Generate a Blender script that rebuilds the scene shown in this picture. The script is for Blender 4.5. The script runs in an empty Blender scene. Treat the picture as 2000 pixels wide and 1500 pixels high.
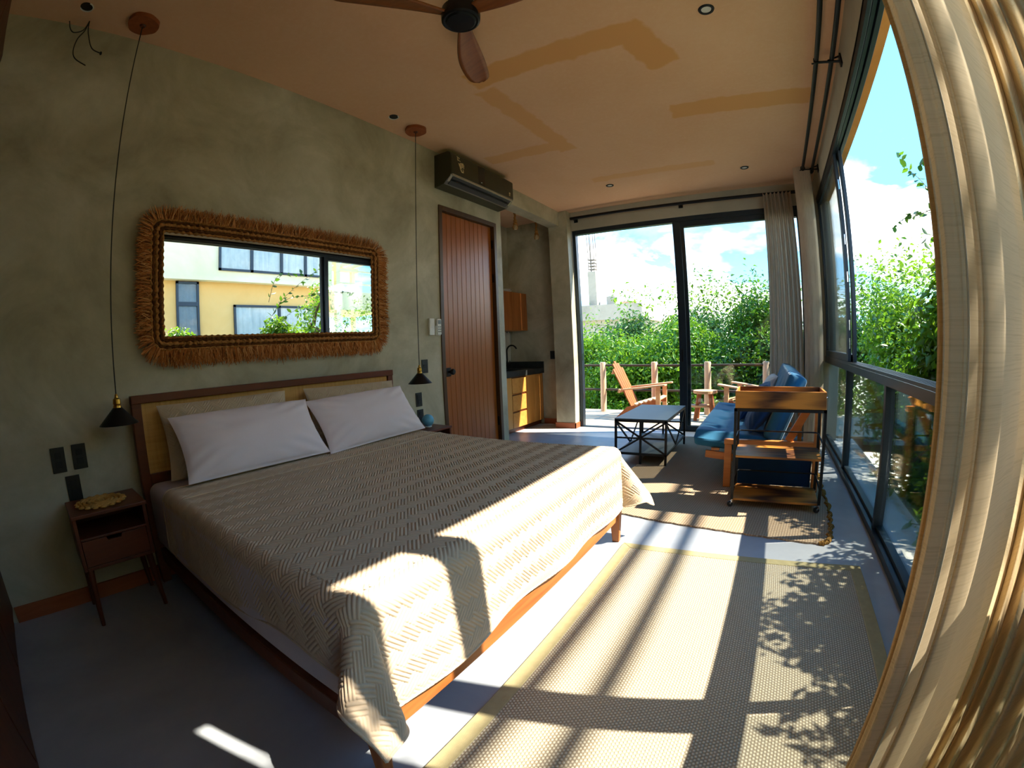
import bpy, bmesh, math, random
import numpy as np
from mathutils import Vector, Matrix

random.seed(7)
rng = np.random.default_rng(7)
sc = bpy.context.scene
COL = sc.collection
PI = math.pi
R = math.radians

# light balance of the whole picture
EXPOSURE = 3.6
SKY_STRENGTH = 1.0
SKY_SEED = 3.0
SUN_STRENGTH = 1.45

# ------------------------------------------------------------------ camera
# wide action-camera lens: a Cycles fisheye with a measured radial polynomial
cam = bpy.data.cameras.new('camera')
cam.type = 'PANO'
cam.sensor_width = 36.0
cam.sensor_height = 27.0
cam.clip_start = 0.02
cam.clip_end = 500
try:
    cam.panorama_type = 'FISHEYE_LENS_POLYNOMIAL'
    _c = cam
except Exception:
    _c = cam.cycles
    _c.panorama_type = 'FISHEYE_LENS_POLYNOMIAL'
_c.fisheye_fov = R(200)
_c.fisheye_polynomial_k0 = 0.0
_c.fisheye_polynomial_k1 = -0.06060749719
_c.fisheye_polynomial_k2 = -0.00091819866
_c.fisheye_polynomial_k3 = 9.597789466e-05
_c.fisheye_polynomial_k4 = -2.242452105e-06
cam_o = bpy.data.objects.new('camera', cam)
COL.objects.link(cam_o)
_yaw, _pitch, _roll = R(32.303), R(-4.7274), R(-2.3311)
cam_o.matrix_world = (Matrix.Translation((2.8321, -2.9622, 1.2214)) @ Matrix.Rotation(_yaw, 4, 'Z')
                      @ Matrix.Rotation(_pitch, 4, 'X') @ Matrix.Rotation(PI / 2, 4, 'X') @ Matrix.Rotation(_roll, 4, 'Z'))
sc.camera = cam_o

# ------------------------------------------------------------------ exposure
sc.view_settings.view_transform = 'Standard'
sc.view_settings.look = 'None'
sc.view_settings.gamma = 1.0
sc.view_settings.use_curve_mapping = False
sc.view_settings.exposure = EXPOSURE
cy = sc.cycles
cy.use_denoising = True
cy.max_bounces = 14
cy.diffuse_bounces = 7
cy.glossy_bounces = 6
cy.transmission_bounces = 8
cy.transparent_max_bounces = 24
cy.caustics_reflective = False
cy.caustics_refractive = False
cy.sample_clamp_indirect = 6.0

# ------------------------------------------------------------------ node helpers
def lin(c):
    if isinstance(c, str):
        c = [int(c[i:i + 2], 16) / 255 for i in (0, 2, 4)]
    return tuple((x / 12.92 if x <= 0.04045 else ((x + 0.055) / 1.055) ** 2.4) for x in c) + (1.0,)

class NT:
    def __init__(s, tree):
        s.t = tree
        s.t.nodes.clear()
    def n(s, typ, _in=None, **kw):
        nd = s.t.nodes.new(typ)
        for k, v in kw.items():
            setattr(nd, k, v)
        for k, v in (_in or {}).items():
            s.set(nd, k, v)
        return nd
    def set(s, nd, k, v):
        sock = nd.inputs[k]
        if isinstance(v, bpy.types.NodeSocket):
            s.t.links.new(v, sock)
        elif isinstance(v, bpy.types.Node):
            s.t.links.new(v.outputs[0], sock)
        else:
            sock.default_value = v
    def math(s, op, a, b=0.0, c=0.0, clamp=False):
        return s.n('ShaderNodeMath', {0: a, 1: b, 2: c}, operation=op, use_clamp=clamp).outputs[0]
    def mix(s, f, a, b, blend='MIX'):
        nd = s.t.nodes.new('ShaderNodeMix')
        nd.data_type = 'RGBA'
        nd.blend_type = blend
        s.set(nd, 0, f); s.set(nd, 6, a); s.set(nd, 7, b)
        return nd.outputs[2]
    def ramp(s, f, stops, interp='LINEAR'):
        nd = s.t.nodes.new('ShaderNodeValToRGB')
        nd.color_ramp.interpolation = interp
        e = nd.color_ramp.elements
        while len(e) < len(stops):
            e.new(0.5)
        for el, (p, c) in zip(e, stops):
            el.position = p
            el.color = c if len(c) == 4 else tuple(c) + (1,)
        s.set(nd, 0, f)
        return nd.outputs[0]
    def coords(s, which='Object', scale=(1, 1, 1), rot=(0, 0, 0), loc=(0, 0, 0)):
        tc = s.n('ShaderNodeTexCoord')
        mp = s.n('ShaderNodeMapping', {'Vector': tc.outputs[which], 'Scale': scale, 'Rotation': rot, 'Location': loc})
        return mp.outputs[0]
    def noise(s, vec, scale=5, detail=4, rough=0.55, dist=0.0):
        return s.n('ShaderNodeTexNoise', {'Vector': vec, 'Scale': scale, 'Detail': detail, 'Roughness': rough, 'Distortion': dist}).outputs['Fac']
    def bump(s, h, strength=0.3, dist=0.01):
        return s.n('ShaderNodeBump', {'Height': h, 'Strength': strength, 'Distance': dist}).outputs[0]
    def principled(s, color, rough=0.6, metal=0.0, spec=0.5, normal=None, **kw):
        nd = s.n('ShaderNodeBsdfPrincipled', {'Base Color': color, 'Roughness': rough, 'Metallic': metal, 'Specular IOR Level': spec})
        if normal is not None:
            s.set(nd, 'Normal', normal)
        for k, v in kw.items():
            s.set(nd, k.replace('_', ' '), v)
        return nd.outputs[0]
    def out(s, sh):
        o = s.n('ShaderNodeOutputMaterial')
        s.t.links.new(sh, o.inputs[0])

MATS = {}
def newmat(name):
    m = bpy.data.materials.new(name)
    m.use_nodes = True
    MATS[name] = m
    return m, NT(m.node_tree)

def mat_plain(name, col, rough=0.6, metal=0.0, spec=0.5, var=0.12, scale=8, bump=0.0, bscale=60, emit=None):
    m, t = newmat(name)
    v = t.coords()
    c = lin(col)
    n = t.noise(v, scale, 4)
    dark = tuple(x * (1 - var) for x in c[:3]) + (1,)
    lite = tuple(min(1, x * (1 + var)) for x in c[:3]) + (1,)
    colr = t.mix(t.math('MULTIPLY_ADD', n, 2.2, -0.6, clamp=True), dark, lite)
    nr = t.bump(t.noise(v, bscale, 3), bump, 0.004) if bump else None
    kw = {}
    t.out(t.principled(colr, rough, metal, spec, nr, **kw))
    return m

def mat_wood(name, c1, c2, grain=(30, 30, 2.0), rough=0.45, bump=0.08, spec=0.4, knots=False):
    m, t = newmat(name)
    v = t.coords(scale=grain)
    n1 = t.noise(v, 1.0, 6, 0.62, 0.6)
    v2 = t.coords(scale=tuple(g * 0.22 for g in grain))
    n2 = t.noise(v2, 1.0, 3, 0.5, 1.2)
    f = t.math('ADD', t.math('MULTIPLY', n1, 0.65), t.math('MULTIPLY', n2, 0.45))
    if knots:
        w = t.n('ShaderNodeTexWave', {'Vector': t.coords(scale=tuple(g * 0.16 for g in grain)), 'Scale': 1.6, 'Distortion': 9.0, 'Detail': 3.0, 'Detail Scale': 0.8})
        f = t.math('ADD', t.math('MULTIPLY', f, 0.6), t.math('MULTIPLY', w.outputs['Fac'], 0.4))
    col = t.ramp(f, [(0.32, lin(c1)), (0.72, lin(c2))])
    t.out(t.principled(col, rough, 0, spec, t.bump(f, bump, 0.004)))
    return m

# ------------------------------------------------------------------ world: partly cloudy sky
world = bpy.data.worlds.new('sky')
sc.world = world
world.use_nodes = True
_t = NT(world.node_tree)
_g = _t.n('ShaderNodeTexCoord').outputs['Generated']
_s = _t.n('ShaderNodeSeparateXYZ', {0: _g})
_z = _t.math('MAXIMUM', _s.outputs[2], 0.0)
_den = _t.math('ADD', _z, 0.22)
_px = _t.math('DIVIDE', _s.outputs[0], _den)
_py = _t.math('DIVIDE', _s.outputs[1], _den)
_cv = _t.n('ShaderNodeCombineXYZ', {0: _px, 1: _py, 2: SKY_SEED}).outputs[0]
_n1 = _t.noise(_cv, 0.95, 9, 0.55, 0.35)
_cov = _t.math('MULTIPLY_ADD', _z, -0.30, 0.075)
_cl = _t.math('ADD', _n1, _cov)
_mask = _t.ramp(_cl, [(0.47, (0, 0, 0, 1)), (0.60, (1, 1, 1, 1))])
_sky = _t.ramp(_z, [(0.0, (0.12, 0.24, 0.33, 1)), (0.22, (0.045, 0.165, 0.32, 1)), (0.8, (0.034, 0.13, 0.30, 1))])
_n2 = _t.noise(_cv, 1.5, 6, 0.6)
_cc = _t.ramp(_n2, [(0.38, (0.095, 0.105, 0.108, 1)), (0.50, (0.42, 0.40, 0.36, 1)), (0.66, (0.98, 0.90, 0.75, 1))])
_col = _t.mix(_mask, _sky, _cc)
_bg = _t.n('ShaderNodeBackground', {'Color': _col, 'Strength': SKY_STRENGTH})
_o = _t.n('ShaderNodeOutputWorld')
_t.t.links.new(_bg.outputs[0], _o.inputs[0])

# ------------------------------------------------------------------ sun
_sun = bpy.data.lights.new('sun', 'SUN')
_sun.energy = SUN_STRENGTH
_sun.angle = R(0.55)
_sun.color = (1.0, 0.93, 0.80)
sun_o = bpy.data.objects.new('sun', _sun)
COL.objects.link(sun_o)
SUN_DIR = Vector((1.0, 0.33, 1.235)).normalized()
sun_o.rotation_euler = SUN_DIR.to_track_quat('Z', 'Y').to_euler()
sun_o.location = SUN_DIR * 40

# ------------------------------------------------------------------ mesh helpers
OFF = {}
class MB:
    def __init__(s):
        s.v = []; s.f = []
    def add(s, vs, fs):
        b = len(s.v)
        s.v += [tuple(p) for p in vs]
        s.f += [tuple(i + b for i in f) for f in fs]
        return s
    def box(s, x0, x1, y0, y1, z0, z1):
        vs = [(x, y, z) for z in (z0, z1) for y in (y0, y1) for x in (x0, x1)]
        return s.add(vs, [(0, 2, 3, 1), (4, 5, 7, 6), (0, 1, 5, 4), (2, 6, 7, 3), (0, 4, 6, 2), (1, 3, 7, 5)])
    def beam(s, p0, p1, w, h, up=(0, 0, 1), w1=None, h1=None):
        p0 = Vector(p0); p1 = Vector(p1)
        d = (p1 - p0).normalized()
        a = d.cross(Vector(up))
        if a.length < 1e-4:
            a = d.cross(Vector((0, 1, 0)))
        a.normalize()
        b = a.cross(d).normalized()
        vs = []
        for p, ww, hh in ((p0, w, h), (p1, w1 or w, h1 or h)):
            for i, j in ((-1, -1), (1, -1), (1, 1), (-1, 1)):
                vs.append(p + a * (i * ww / 2) + b * (j * hh / 2))
        return s.add(vs, [(0, 1, 2, 3)[::-1], (4, 5, 6, 7), (0, 1, 5, 4), (1, 2, 6, 5), (2, 3, 7, 6), (3, 0, 4, 7)])
    def tube(s, pts, r, n=10, closed=False, caps=True):
        pts = [Vector(p) for p in pts]
        m = len(pts)
        rr = r if isinstance(r, (list, tuple)) else [r] * m
        prev = None
        vs = []
        for i, p in enumerate(pts):
            if closed:
                d = pts[(i + 1) % m] - pts[i - 1]
            else:
                d = pts[min(i + 1, m - 1)] - pts[max(i - 1, 0)]
            d.normalize()
            if prev is None:
                a = d.cross(Vector((0, 0, 1)))
                if a.length < 1e-3:
                    a = d.cross(Vector((1, 0, 0)))
            else:
                a = prev - d * prev.dot(d)
            a.normalize(); prev = a
            b = d.cross(a)
            for k in range(n):
                t = 2 * PI * k / n
                vs.append(p + (a * math.cos(t) + b * math.sin(t)) * rr[i])
        fs = []
        for i in range(m if closed else m - 1):
            j = (i + 1) % m
            for k in range(n):
                l = (k + 1) % n
                fs.append((i * n + k, i * n + l, j * n + l, j * n + k))
        if caps and not closed:
            fs.append(tuple(range(n))[::-1]); fs.append(tuple((m - 1) * n + k for k in range(n)))
        return s.add(vs, fs)
    def lathe(s, prof, c=(0, 0, 0), n=28, axis='Z'):
        vs = []
        for r, z in prof:
            for k in range(n):
                t = 2 * PI * k / n
                p = (r * math.cos(t), r * math.sin(t), z)
                if axis == 'X': p = (p[2], p[0], p[1])
                if axis == 'Y': p = (p[0], p[2], p[1])
                vs.append((p[0] + c[0], p[1] + c[1], p[2] + c[2]))
        fs = []
        m = len(prof)
        for i in range(m - 1):
            for k in range(n):
                l = (k + 1) % n
                fs.append((i * n + k, i * n + l, (i + 1) * n + l, (i + 1) * n + k))
        if prof[0][0] > 1e-5: fs.append(tuple(range(n))[::-1])
        if prof[-1][0] > 1e-5: fs.append(tuple((m - 1) * n + k for k in range(n)))
        return s.add(vs, fs)
    def prism(s, poly, z0, z1, fn=None):
        n = len(poly)
        fn = fn or (lambda a, b, c: (a, b, c))
        vs = [fn(x, y, z0) for x, y in poly] + [fn(x, y, z1) for x, y in poly]
        fs = [tuple(range(n))[::-1], tuple(range(n, 2 * n))] + [(i, (i + 1) % n, n + (i + 1) % n, n + i) for i in range(n)]
        return s.add(vs, fs)
    def grid(s, P):
        P = np.asarray(P, float)
        a, b = P.shape[:2]
        base = len(s.v)
        s.v += [tuple(p) for p in P.reshape(-1, 3)]
        for i in range(a - 1):
            for j in range(b - 1):
                q = base + i * b + j
                s.f.append((q, q + b, q + b + 1, q + 1))
        return s
    def build(s, name, mat, parent=None, bevel=0.0, smooth=None, solid=0.0, seg=2):
        me = bpy.data.meshes.new(name)
        v = np.array(s.v, float)
        if parent is None:
            lo = v.min(0); hi = v.max(0)
            off = Vector(((lo[0] + hi[0]) / 2, (lo[1] + hi[1]) / 2, lo[2]))
        else:
            off = OFF[parent.name]
        v = v - np.array(off)
        me.from_pydata(v.tolist(), [], s.f)
        return finish(me, name, mat, parent, off, bevel, smooth, solid, seg)

def finish(me, name, mat, parent, off, bevel=0.0, smooth=None, solid=0.0, seg=2, recalc=True):
    if recalc:
        bm = bmesh.new(); bm.from_mesh(me)
        bmesh.ops.recalc_face_normals(bm, faces=bm.faces)
        bm.to_mesh(me); bm.free()
    if smooth:
        me.polygons.foreach_set('use_smooth', np.ones(len(me.polygons), bool))
        me.set_sharp_from_angle(angle=R(smooth))
    me.materials.append(MATS[mat] if isinstance(mat, str) else mat)
    o = bpy.data.objects.new(name, me)
    COL.objects.link(o)
    if parent is None:
        o.location = off
    else:
        o.parent = parent
    OFF[o.name] = off
    if bevel:
        b = o.modifiers.new('bevel', 'BEVEL'); b.width = bevel; b.segments = seg; b.limit_method = 'ANGLE'; b.angle_limit = R(40)
    if solid:
        b = o.modifiers.new('solidify', 'SOLIDIFY'); b.thickness = solid; b.offset = 0
    return o

def fastmesh(name, V, F, mat, parent=None, smooth=False, off=None):
    """numpy mesh: V n x 3, F m x k (all faces k-sided)."""
    V = np.asarray(V, np.float32); F = np.asarray(F, np.int32)
    if parent is not None: off = OFF[parent.name]
    elif off is None: off = Vector((float(V[:, 0].mean()), float(V[:, 1].mean()), float(V[:, 2].min())))
    V = V - np.array(off, np.float32)
    me = bpy.data.meshes.new(name)
    m, k = F.shape
    me.vertices.add(len(V)); me.vertices.foreach_set('co', V.ravel())
    me.loops.add(m * k); me.loops.foreach_set('vertex_index', F.ravel())
    me.polygons.add(m); me.polygons.foreach_set('loop_start', np.arange(0, m * k, k, dtype=np.int32))
    me.update(calc_edges=True)
    if smooth: me.polygons.foreach_set('use_smooth', np.ones(m, bool))
    me.materials.append(MATS[mat])
    o = bpy.data.objects.new(name, me)
    COL.objects.link(o)
    if parent is None: o.location = off
    else: o.parent = parent
    OFF[o.name] = off
    return o

def thing(name, label, cat, loc=(0, 0, 0), group=None, kind=None):
    o = bpy.data.objects.new(name, None)
    o.empty_display_size = 0.1
    COL.objects.link(o)
    o.location = loc
    OFF[o.name] = Vector(loc)
    if kind: o['kind'] = kind
    else:
        o['label'] = label; o['category'] = cat
    if group: o['group'] = group
    return o
def tag(o, label, cat, group=None):
    o['label'] = label; o['category'] = cat
    if group: o['group'] = group
    return o
def struct(o):
    o['kind'] = 'structure'; return o
def stuff(o):
    o['kind'] = 'stuff'; return o
def copy_tree(o, parent=None):
    c = o.copy(); COL.objects.link(c)
    if parent is not None:
        c.parent = parent; c.matrix_parent_inverse = o.matrix_parent_inverse
    OFF[c.name] = OFF[o.name]
    for ch in list(o.children): copy_tree(ch, c)
    return c
def B(*a): return MB().box(*a)
def catmull(pts, per=8, closed=False):
    P = [np.array(p, float) for p in pts]
    n = len(P); out = []
    for i in range(n if closed else n - 1):
        p0 = P[i - 1] if (closed or i) else P[0]
        p1 = P[i]; p2 = P[(i + 1) % n]; p3 = P[(i + 2) % n] if (closed or i + 2 < n) else P[-1]
        for k in range(per):
            t = k / per
            out.append(0.5 * (2 * p1 + (p2 - p0) * t + (2 * p0 - 5 * p1 + 4 * p2 - p3) * t * t + (3 * p1 - p0 - 3 * p2 + p3) * t ** 3))
    if not closed: out.append(P[-1])
    return out

# ------------------------------------------------------------------ materials
def mat_concrete(name, c1, c2, c3, scale=1.2, rough=0.55, bump=0.12, spec=0.35):
    m, t = newmat(name)
    v = t.coords()
    n1 = t.noise(v, scale, 8, 0.62, 0.6)
    n2 = t.noise(v, scale * 7, 6, 0.65, 0.3)
    c = t.ramp(n1, [(0.30, lin(c1)), (0.5, lin(c2)), (0.72, lin(c3))])
    c = t.mix(t.math('MULTIPLY', t.math('SUBTRACT', n2, 0.35, clamp=True), 0.55), c, lin(c1))
    t.out(t.principled(c, t.math('MULTIPLY_ADD', n2, 0.25, rough - 0.12), 0, spec, t.bump(n2, bump, 0.01)))
mat_concrete('wall_plaster', '8f8870', 'b2ab92', 'cdc7b1', 1.5, 0.5, 0.2)
mat_concrete('floor_cement', '868b91', '9da1a5', 'b0b3b5', 0.8, 0.42, 0.05, 0.45)
mat_concrete('ledge_cement', '9f9f98', 'b7b6ac', 'c9c8bf', 1.5, 0.8, 0.2, 0.2)
mat_concrete('grey_render', 'a5a08e', 'b4ae9b', 'c2bca8', 1.0, 0.7, 0.1)
mat_concrete('orange_render', 'c98440', 'd8944c', 'e2a35c', 1.0, 0.8, 0.1, 0.2)
mat_concrete('cream_render', 'd2c9a2', 'ded5b0', 'e6dfc0', 0.6, 0.85, 0.1, 0.2)
mat_concrete('yellow_render', 'cfa562', 'd9b06c', 'e0ba7a', 0.5, 0.85, 0.1, 0.2)
mat_concrete('old_cement', '8a8272', '9d9482', 'ada492', 0.7, 0.9, 0.3, 0.2)
mat_concrete('soil', 'c9bea0', 'd6ccb0', 'e0d8bf', 0.5, 0.95, 0.3, 0.1)

def mat_ceiling():
    m, t = newmat('ceiling_plaster')
    tc = t.n('ShaderNodeTexCoord').outputs['Object']
    wob = t.n('ShaderNodeTexNoise', {'Vector': tc, 'Scale': 9.0, 'Detail': 4.0}).outputs['Color']
    off = t.n('ShaderNodeVectorMath', {0: wob, 1: (0.5, 0.5, 0.5)}, operation='SUBTRACT').outputs[0]
    off = t.n('ShaderNodeVectorMath', {0: off, 'Scale': 0.09}, operation='SCALE').outputs[0]
    p = t.n('ShaderNodeVectorMath', {0: tc, 1: off}, operation='ADD').outputs[0]
    n1 = t.noise(tc, 1.1, 6, 0.6, 0.5)
    n2 = t.noise(tc, 26, 4, 0.7)
    base = t.ramp(n1, [(0.3, lin('e2b48c')), (0.7, lin('eac09a'))])
    base = t.mix(t.math('MULTIPLY', t.math('SUBTRACT', n2, 0.45, clamp=True), 0.9), base, lin('f0d0b0'))
    mask = None
    # repair patches rolled on in a deeper orange: (centre x, y, half length, half width, angle, strength)
    ox, oy = CEIL_O
    for cx, cy_, hl, hw, a, st in ((1.62, -0.47, 0.62, 0.12, 3, 1), (2.27, -0.25, 0.30, 0.13, 75, 1), (1.06, 0.36, 0.72, 0.10, 88, 0.75),
                                   (0.66, 0.86, 0.42, 0.11, 6, 0.7), (2.80, 0.80, 0.60, 0.14, 4, 0.95), (1.68, 2.05, 0.74, 0.09, 2, 0.55)):
        mp = t.n('ShaderNodeMapping', {'Vector': p, 'Location': (cx - ox, cy_ - oy, 0), 'Rotation': (0, 0, R(a))}, vector_type='TEXTURE')
        sp = t.n('ShaderNodeSeparateXYZ', {0: mp.outputs[0]})
        ex = t.math('MULTIPLY', t.math('SUBTRACT', hl, t.math('ABSOLUTE', sp.outputs[0])), 45.0, clamp=True)
        ey = t.math('MULTIPLY', t.math('SUBTRACT', hw, t.math('ABSOLUTE', sp.outputs[1])), 45.0, clamp=True)
        k = t.math('MULTIPLY', t.math('MULTIPLY', ex, ey), st)
        mask = k if mask is None else t.math('MAXIMUM', mask, k)
    patch = t.mix(n1, lin('dea468'), lin('e2ac72'))
    c = t.mix(mask, base, patch)
    t.out(t.principled(c, 0.85, 0, 0.2, t.bump(n2, 0.08, 0.01)))
CEIL_O = (1.235, -0.15)
mat_ceiling()

mat_wood('teak', '8a4a20', 'b87034', (26, 26, 2.2), 0.4)
mat_wood('teak_y', '8a4a20', 'b87034', (26, 2.2, 26), 0.4)
mat_wood('teak_x', '8a4a20', 'b87034', (2.2, 26, 26), 0.4)
mat_wood('dark_teak_y', '4e2412', '6d3418', (26, 2.2, 26), 0.4)
mat_wood('dark_teak', '4a2212', '683118', (26, 26, 2.2), 0.4)
mat_wood('door_wood', '8a4a18', 'a85e22', (34, 34, 1.3), 0.3, 0.05, 0.5)
mat_wood('door_frame_wood', '3a2616', '53391f', (30, 30, 2), 0.4)
mat_wood('oak_cab', 'b5702c', 'd59448', (3, 20, 24), 0.42)
mat_wood('oak_cab_v', 'b5702c', 'd59448', (24, 20, 2), 0.42)
mat_wood('rustic', '3a1a06', 'c07c2c', (2.0, 20, 20), 0.5, 0.2, 0.4, True)
mat_wood('sofa_wood', 'b5642a', 'd08642', (2.5, 30, 30), 0.4)
mat_wood('cedar', 'b98560', 'd9a980', (2.6, 22, 22), 0.6)
mat_wood('cedar_z', 'c49a78', 'dfb996', (16, 16, 2.6), 0.7)
mat_wood('cedar_red_shade', '8a4624', 'a96033', (22, 22, 2.4), 0.55)  # red-brown, darkened further for the shading on the chair back
mat_wood('deck_wood', '9c8d78', 'b9a98f', (1.6, 26, 26), 0.8)
mat_wood('fan_wood', '6d3a16', '98592a', (2.2, 26, 26), 0.4)
mat_wood('slice_wood', '7a3c1c', 'a8592c', (18, 18, 18), 0.6)
mat_wood('wardrobe_wood', '3c1d0e', '5a2c14', (28, 28, 1.8), 0.45)
mat_wood('baseboard_wood', '8f4a28', 'a85c36', (3, 3, 26), 0.55)

mat_plain('black_metal', '1c1d1f', 0.42, 0.6, 0.5)
mat_plain('black_matte', '17181a', 0.55, 0.0, 0.4)
mat_plain('black_plastic', '15171a', 0.38, 0.0, 0.5)
mat_plain('window_alu', '23303a', 0.38, 0.35, 0.5)
mat_plain('rail_alu', '3b3d3e', 0.35, 0.5, 0.5)
mat_plain('chrome', 'c9ccd0', 0.18, 1.0)
mat_plain('brass', 'b98a3a', 0.3, 1.0)
mat_plain('table_metal', '3a403f', 0.5, 0.0, 0.4)
mat_plain('ac_body', '35331f', 0.38, 0.1, 0.5)
mat_plain('ac_dark', '20201a', 0.25, 0.1, 0.6)
mat_plain('ac_trim', 'a59c86', 0.3, 0.6)
mat_plain('gold_sticker', 'cdb684', 0.5)
mat_plain('white_plastic', 'dedfdd', 0.4)
mat_plain('grey_plastic', '6d7376', 0.4)
mat_plain('blue_ball', '5fa6c8', 0.5)
mat_plain('mattress_fabric', 'c9bfc4', 0.9, 0, 0.1, 0.05, 6, 0.15, 200)
mat_plain('stone_dark', '2a2c2b', 0.35, 0, 0.5, 0.35, 14)
mat_plain('tile_white', 'd8d6cf', 0.25, 0, 0.5)
mat_plain('rope_fibre', 'a8733c', 0.9, 0, 0.1, 0.3, 40, 0.5, 120)
mat_plain('bulb_glass', 'c8b78c', 0.15, 0, 0.6)
mat_plain('lens_white', 'd9dad4', 0.3)
mat_plain('dark_rope', '3a2c1c', 0.8)
mat_plain('bark', '6b5a44', 0.9, 0, 0.1, 0.3, 20, 0.6, 60)
mat_plain('steel_rust', '6a6258', 0.8)
mat_plain('curtain_lining', 'cfcfc0', 0.9)
mat_plain('doily_straw', 'c79a55', 0.9, 0, 0.1, 0.25, 60, 0.6, 120)
mat_plain('rug_border', 'a89c74', 0.95, 0, 0.05, 0.08, 30, 0.4, 400)
mat_plain('braid_dark', '5e3818', 0.85, 0, 0.15, 0.4, 70, 0.8, 150)
mat_plain('braid_fibre', 'a87440', 0.85, 0, 0.15, 0.55, 70, 0.8, 150)
mat_plain('white_cloth', 'd5d2cc', 0.9, 0, 0.1)

def mat_fabric(name, c1, c2, scale=900, rough=0.95, trans=0.0, thread=None, sheen=0.1, mottled=6):
    m, t = newmat(name)
    v = t.coords()
    n = t.noise(v, mottled, 5, 0.6)
    w = t.noise(t.coords(scale=(1, 1, 1)), scale * 0.25, 2)
    c = t.mix(t.math('MULTIPLY_ADD', n, 1.8, -0.4, clamp=True), lin(c1), lin(c2))
    h = w
    if thread:      # slubby horizontal yarns
        yv = t.coords(scale=thread)
        y1 = t.noise(yv, 1.0, 3, 0.6)
        c = t.mix(t.math('MULTIPLY_ADD', y1, 4.0, -1.1, clamp=True), tuple(x * 0.90 for x in lin(c1)[:3]) + (1,), c)
        h = t.math('ADD', y1, t.math('MULTIPLY', w, 0.4))
    nr = t.bump(h, 0.10, 0.002)
    sh = t.principled(c, rough, 0, 0.15, nr, Sheen_Weight=sheen)
    if trans:
        tr = t.n('ShaderNodeBsdfTranslucent', {'Color': c, 'Normal': nr}).outputs[0]
        sh = t.n('ShaderNodeMixShader', {0: trans, 1: sh, 2: tr}).outputs[0]
    t.out(sh)
mat_fabric('quilt_cotton', 'bda88c', 'c8b398', 600)
mat_fabric('pillow_cotton', 'e6d8d8', 'ecdfe0', 900)
mat_fabric('sofa_blue', '225e82', '2d7092', 900, 0.9, 0, None, 0.25)
mat_fabric('navy_cloth', '122f52', '183a62', 900, 0.85)
mat_fabric('curtain_linen', 'd2ba90', 'dcc69e', 500, 0.95, 0.55, (5, 5, 240), mottled=3)
mat_fabric('curtain_grey', 'c4b4a0', 'd0c1ad', 500, 0.95, 0.35, (60, 60, 8))
mat_fabric('neighbour_curtain', 'b8c8cc', 'd8e2e2', 500, 0.95, 0.0, (8, 8, 0.5))

def mat_weave(name, c_lo, c_hi, sx, sy, rot=0, contrast=1.0, mott=3.0, bump=0.6, c_mot=None):
    """looped basket weave from crossed sines"""
    m, t = newmat(name)
    v = t.coords(rot=(0, 0, rot))
    sp = t.n('ShaderNodeSeparateXYZ', {0: v})
    x = t.math('MULTIPLY', sp.outputs[0], sx); y = t.math('MULTIPLY', sp.outputs[1], sy)
    a = t.math('SINE', x)
    yy = t.math('ADD', y, t.math('MULTIPLY', t.math('SIGN', a), PI / 2))
    h = t.math('MULTIPLY', t.math('ABSOLUTE', a), t.math('MULTIPLY_ADD', t.math('SINE', yy), 0.5, 0.5))
    nz = t.noise(v, 90, 3)
    f = t.math('ADD', t.math('MULTIPLY', h, contrast), t.math('MULTIPLY', nz, 0.35), clamp=True)
    c = t.mix(f, lin(c_lo), lin(c_hi))
    big = t.noise(v, mott, 4)
    c = t.mix(t.math('MULTIPLY', big, 0.3), c, lin(c_mot or c_lo))
    t.out(t.principled(c, 0.95, 0, 0.1, t.bump(h, bump, 0.006)))
mat_weave('sisal_rug', '857660', 'd9d0b6', 2 * PI / 0.021, 2 * PI / 0.0145, R(0))
mat_weave('jute_rug', '86705a', 'c4ad8e', 2 * PI / 0.034, 2 * PI / 0.020, R(6), 0.9, 6)
mat_weave('jute_edge_fibre', '6f4f26', 'b58a48', 2 * PI / 0.03, 2 * PI / 0.02, R(30))

def mat_cane():
    m, t = newmat('cane_weave')
    v = t.coords()
    sp = t.n('ShaderNodeSeparateXYZ', {0: v})
    y = t.math('SINE', t.math('MULTIPLY', sp.outputs[1], 2 * PI / 0.010)); z = t.math('SINE', t.math('MULTIPLY', sp.outputs[2], 2 * PI / 0.010))
    h = t.math('MULTIPLY_ADD', t.math('MULTIPLY', y, z), 0.5, 0.5)
    ny = t.noise(t.coords(scale=(1, 60, 3)), 1.0, 3); nz = t.noise(t.coords(scale=(1, 3, 60)), 1.0, 3)
    f = t.math('ADD', t.math('MULTIPLY', h, 0.35), t.math('MULTIPLY', t.math('ADD', ny, nz), 0.42))
    c = t.ramp(f, [(0.3, lin('a5702c')), (0.75, lin('dfae64'))])
    t.out(t.principled(c, 0.6, 0, 0.3, t.bump(h, 0.4, 0.003)))
mat_cane()

def mat_fibre():
    m, t = newmat('raffia')
    a = t.n('ShaderNodeAttribute', attribute_name='tone').outputs['Fac']
    c = t.ramp(a, [(0.0, lin('6a3a1a')), (0.5, lin('b87038')), (1.0, lin('dca468'))])
    t.out(t.principled(c, 0.8, 0, 0.2))
mat_fibre()

def mat_leaf(name, c1, c2, c3, trans=0.45):
    m, t = newmat(name)
    a = t.n('ShaderNodeAttribute', attribute_name='tone').outputs['Fac']
    c = t.ramp(a, [(0.0, lin(c1)), (0.55, lin(c2)), (1.0, lin(c3))])
    d = t.principled(c, 0.38, 0, 0.45)
    tr = t.n('ShaderNodeBsdfTranslucent', {'Color': t.mix(0.5, c, lin(c3))}).outputs[0]
    t.out(t.n('ShaderNodeMixShader', {0: trans, 1: d, 2: tr}).outputs[0])
mat_leaf('leaf_green', '1b3508', '3c6c10', '7aa424')
mat_leaf('leaf_bright', '224208', '538612', '98bc2c')
mat_leaf('leaf_dark', '1a340e', '335c16', '5e8a26', 0.35)

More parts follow.
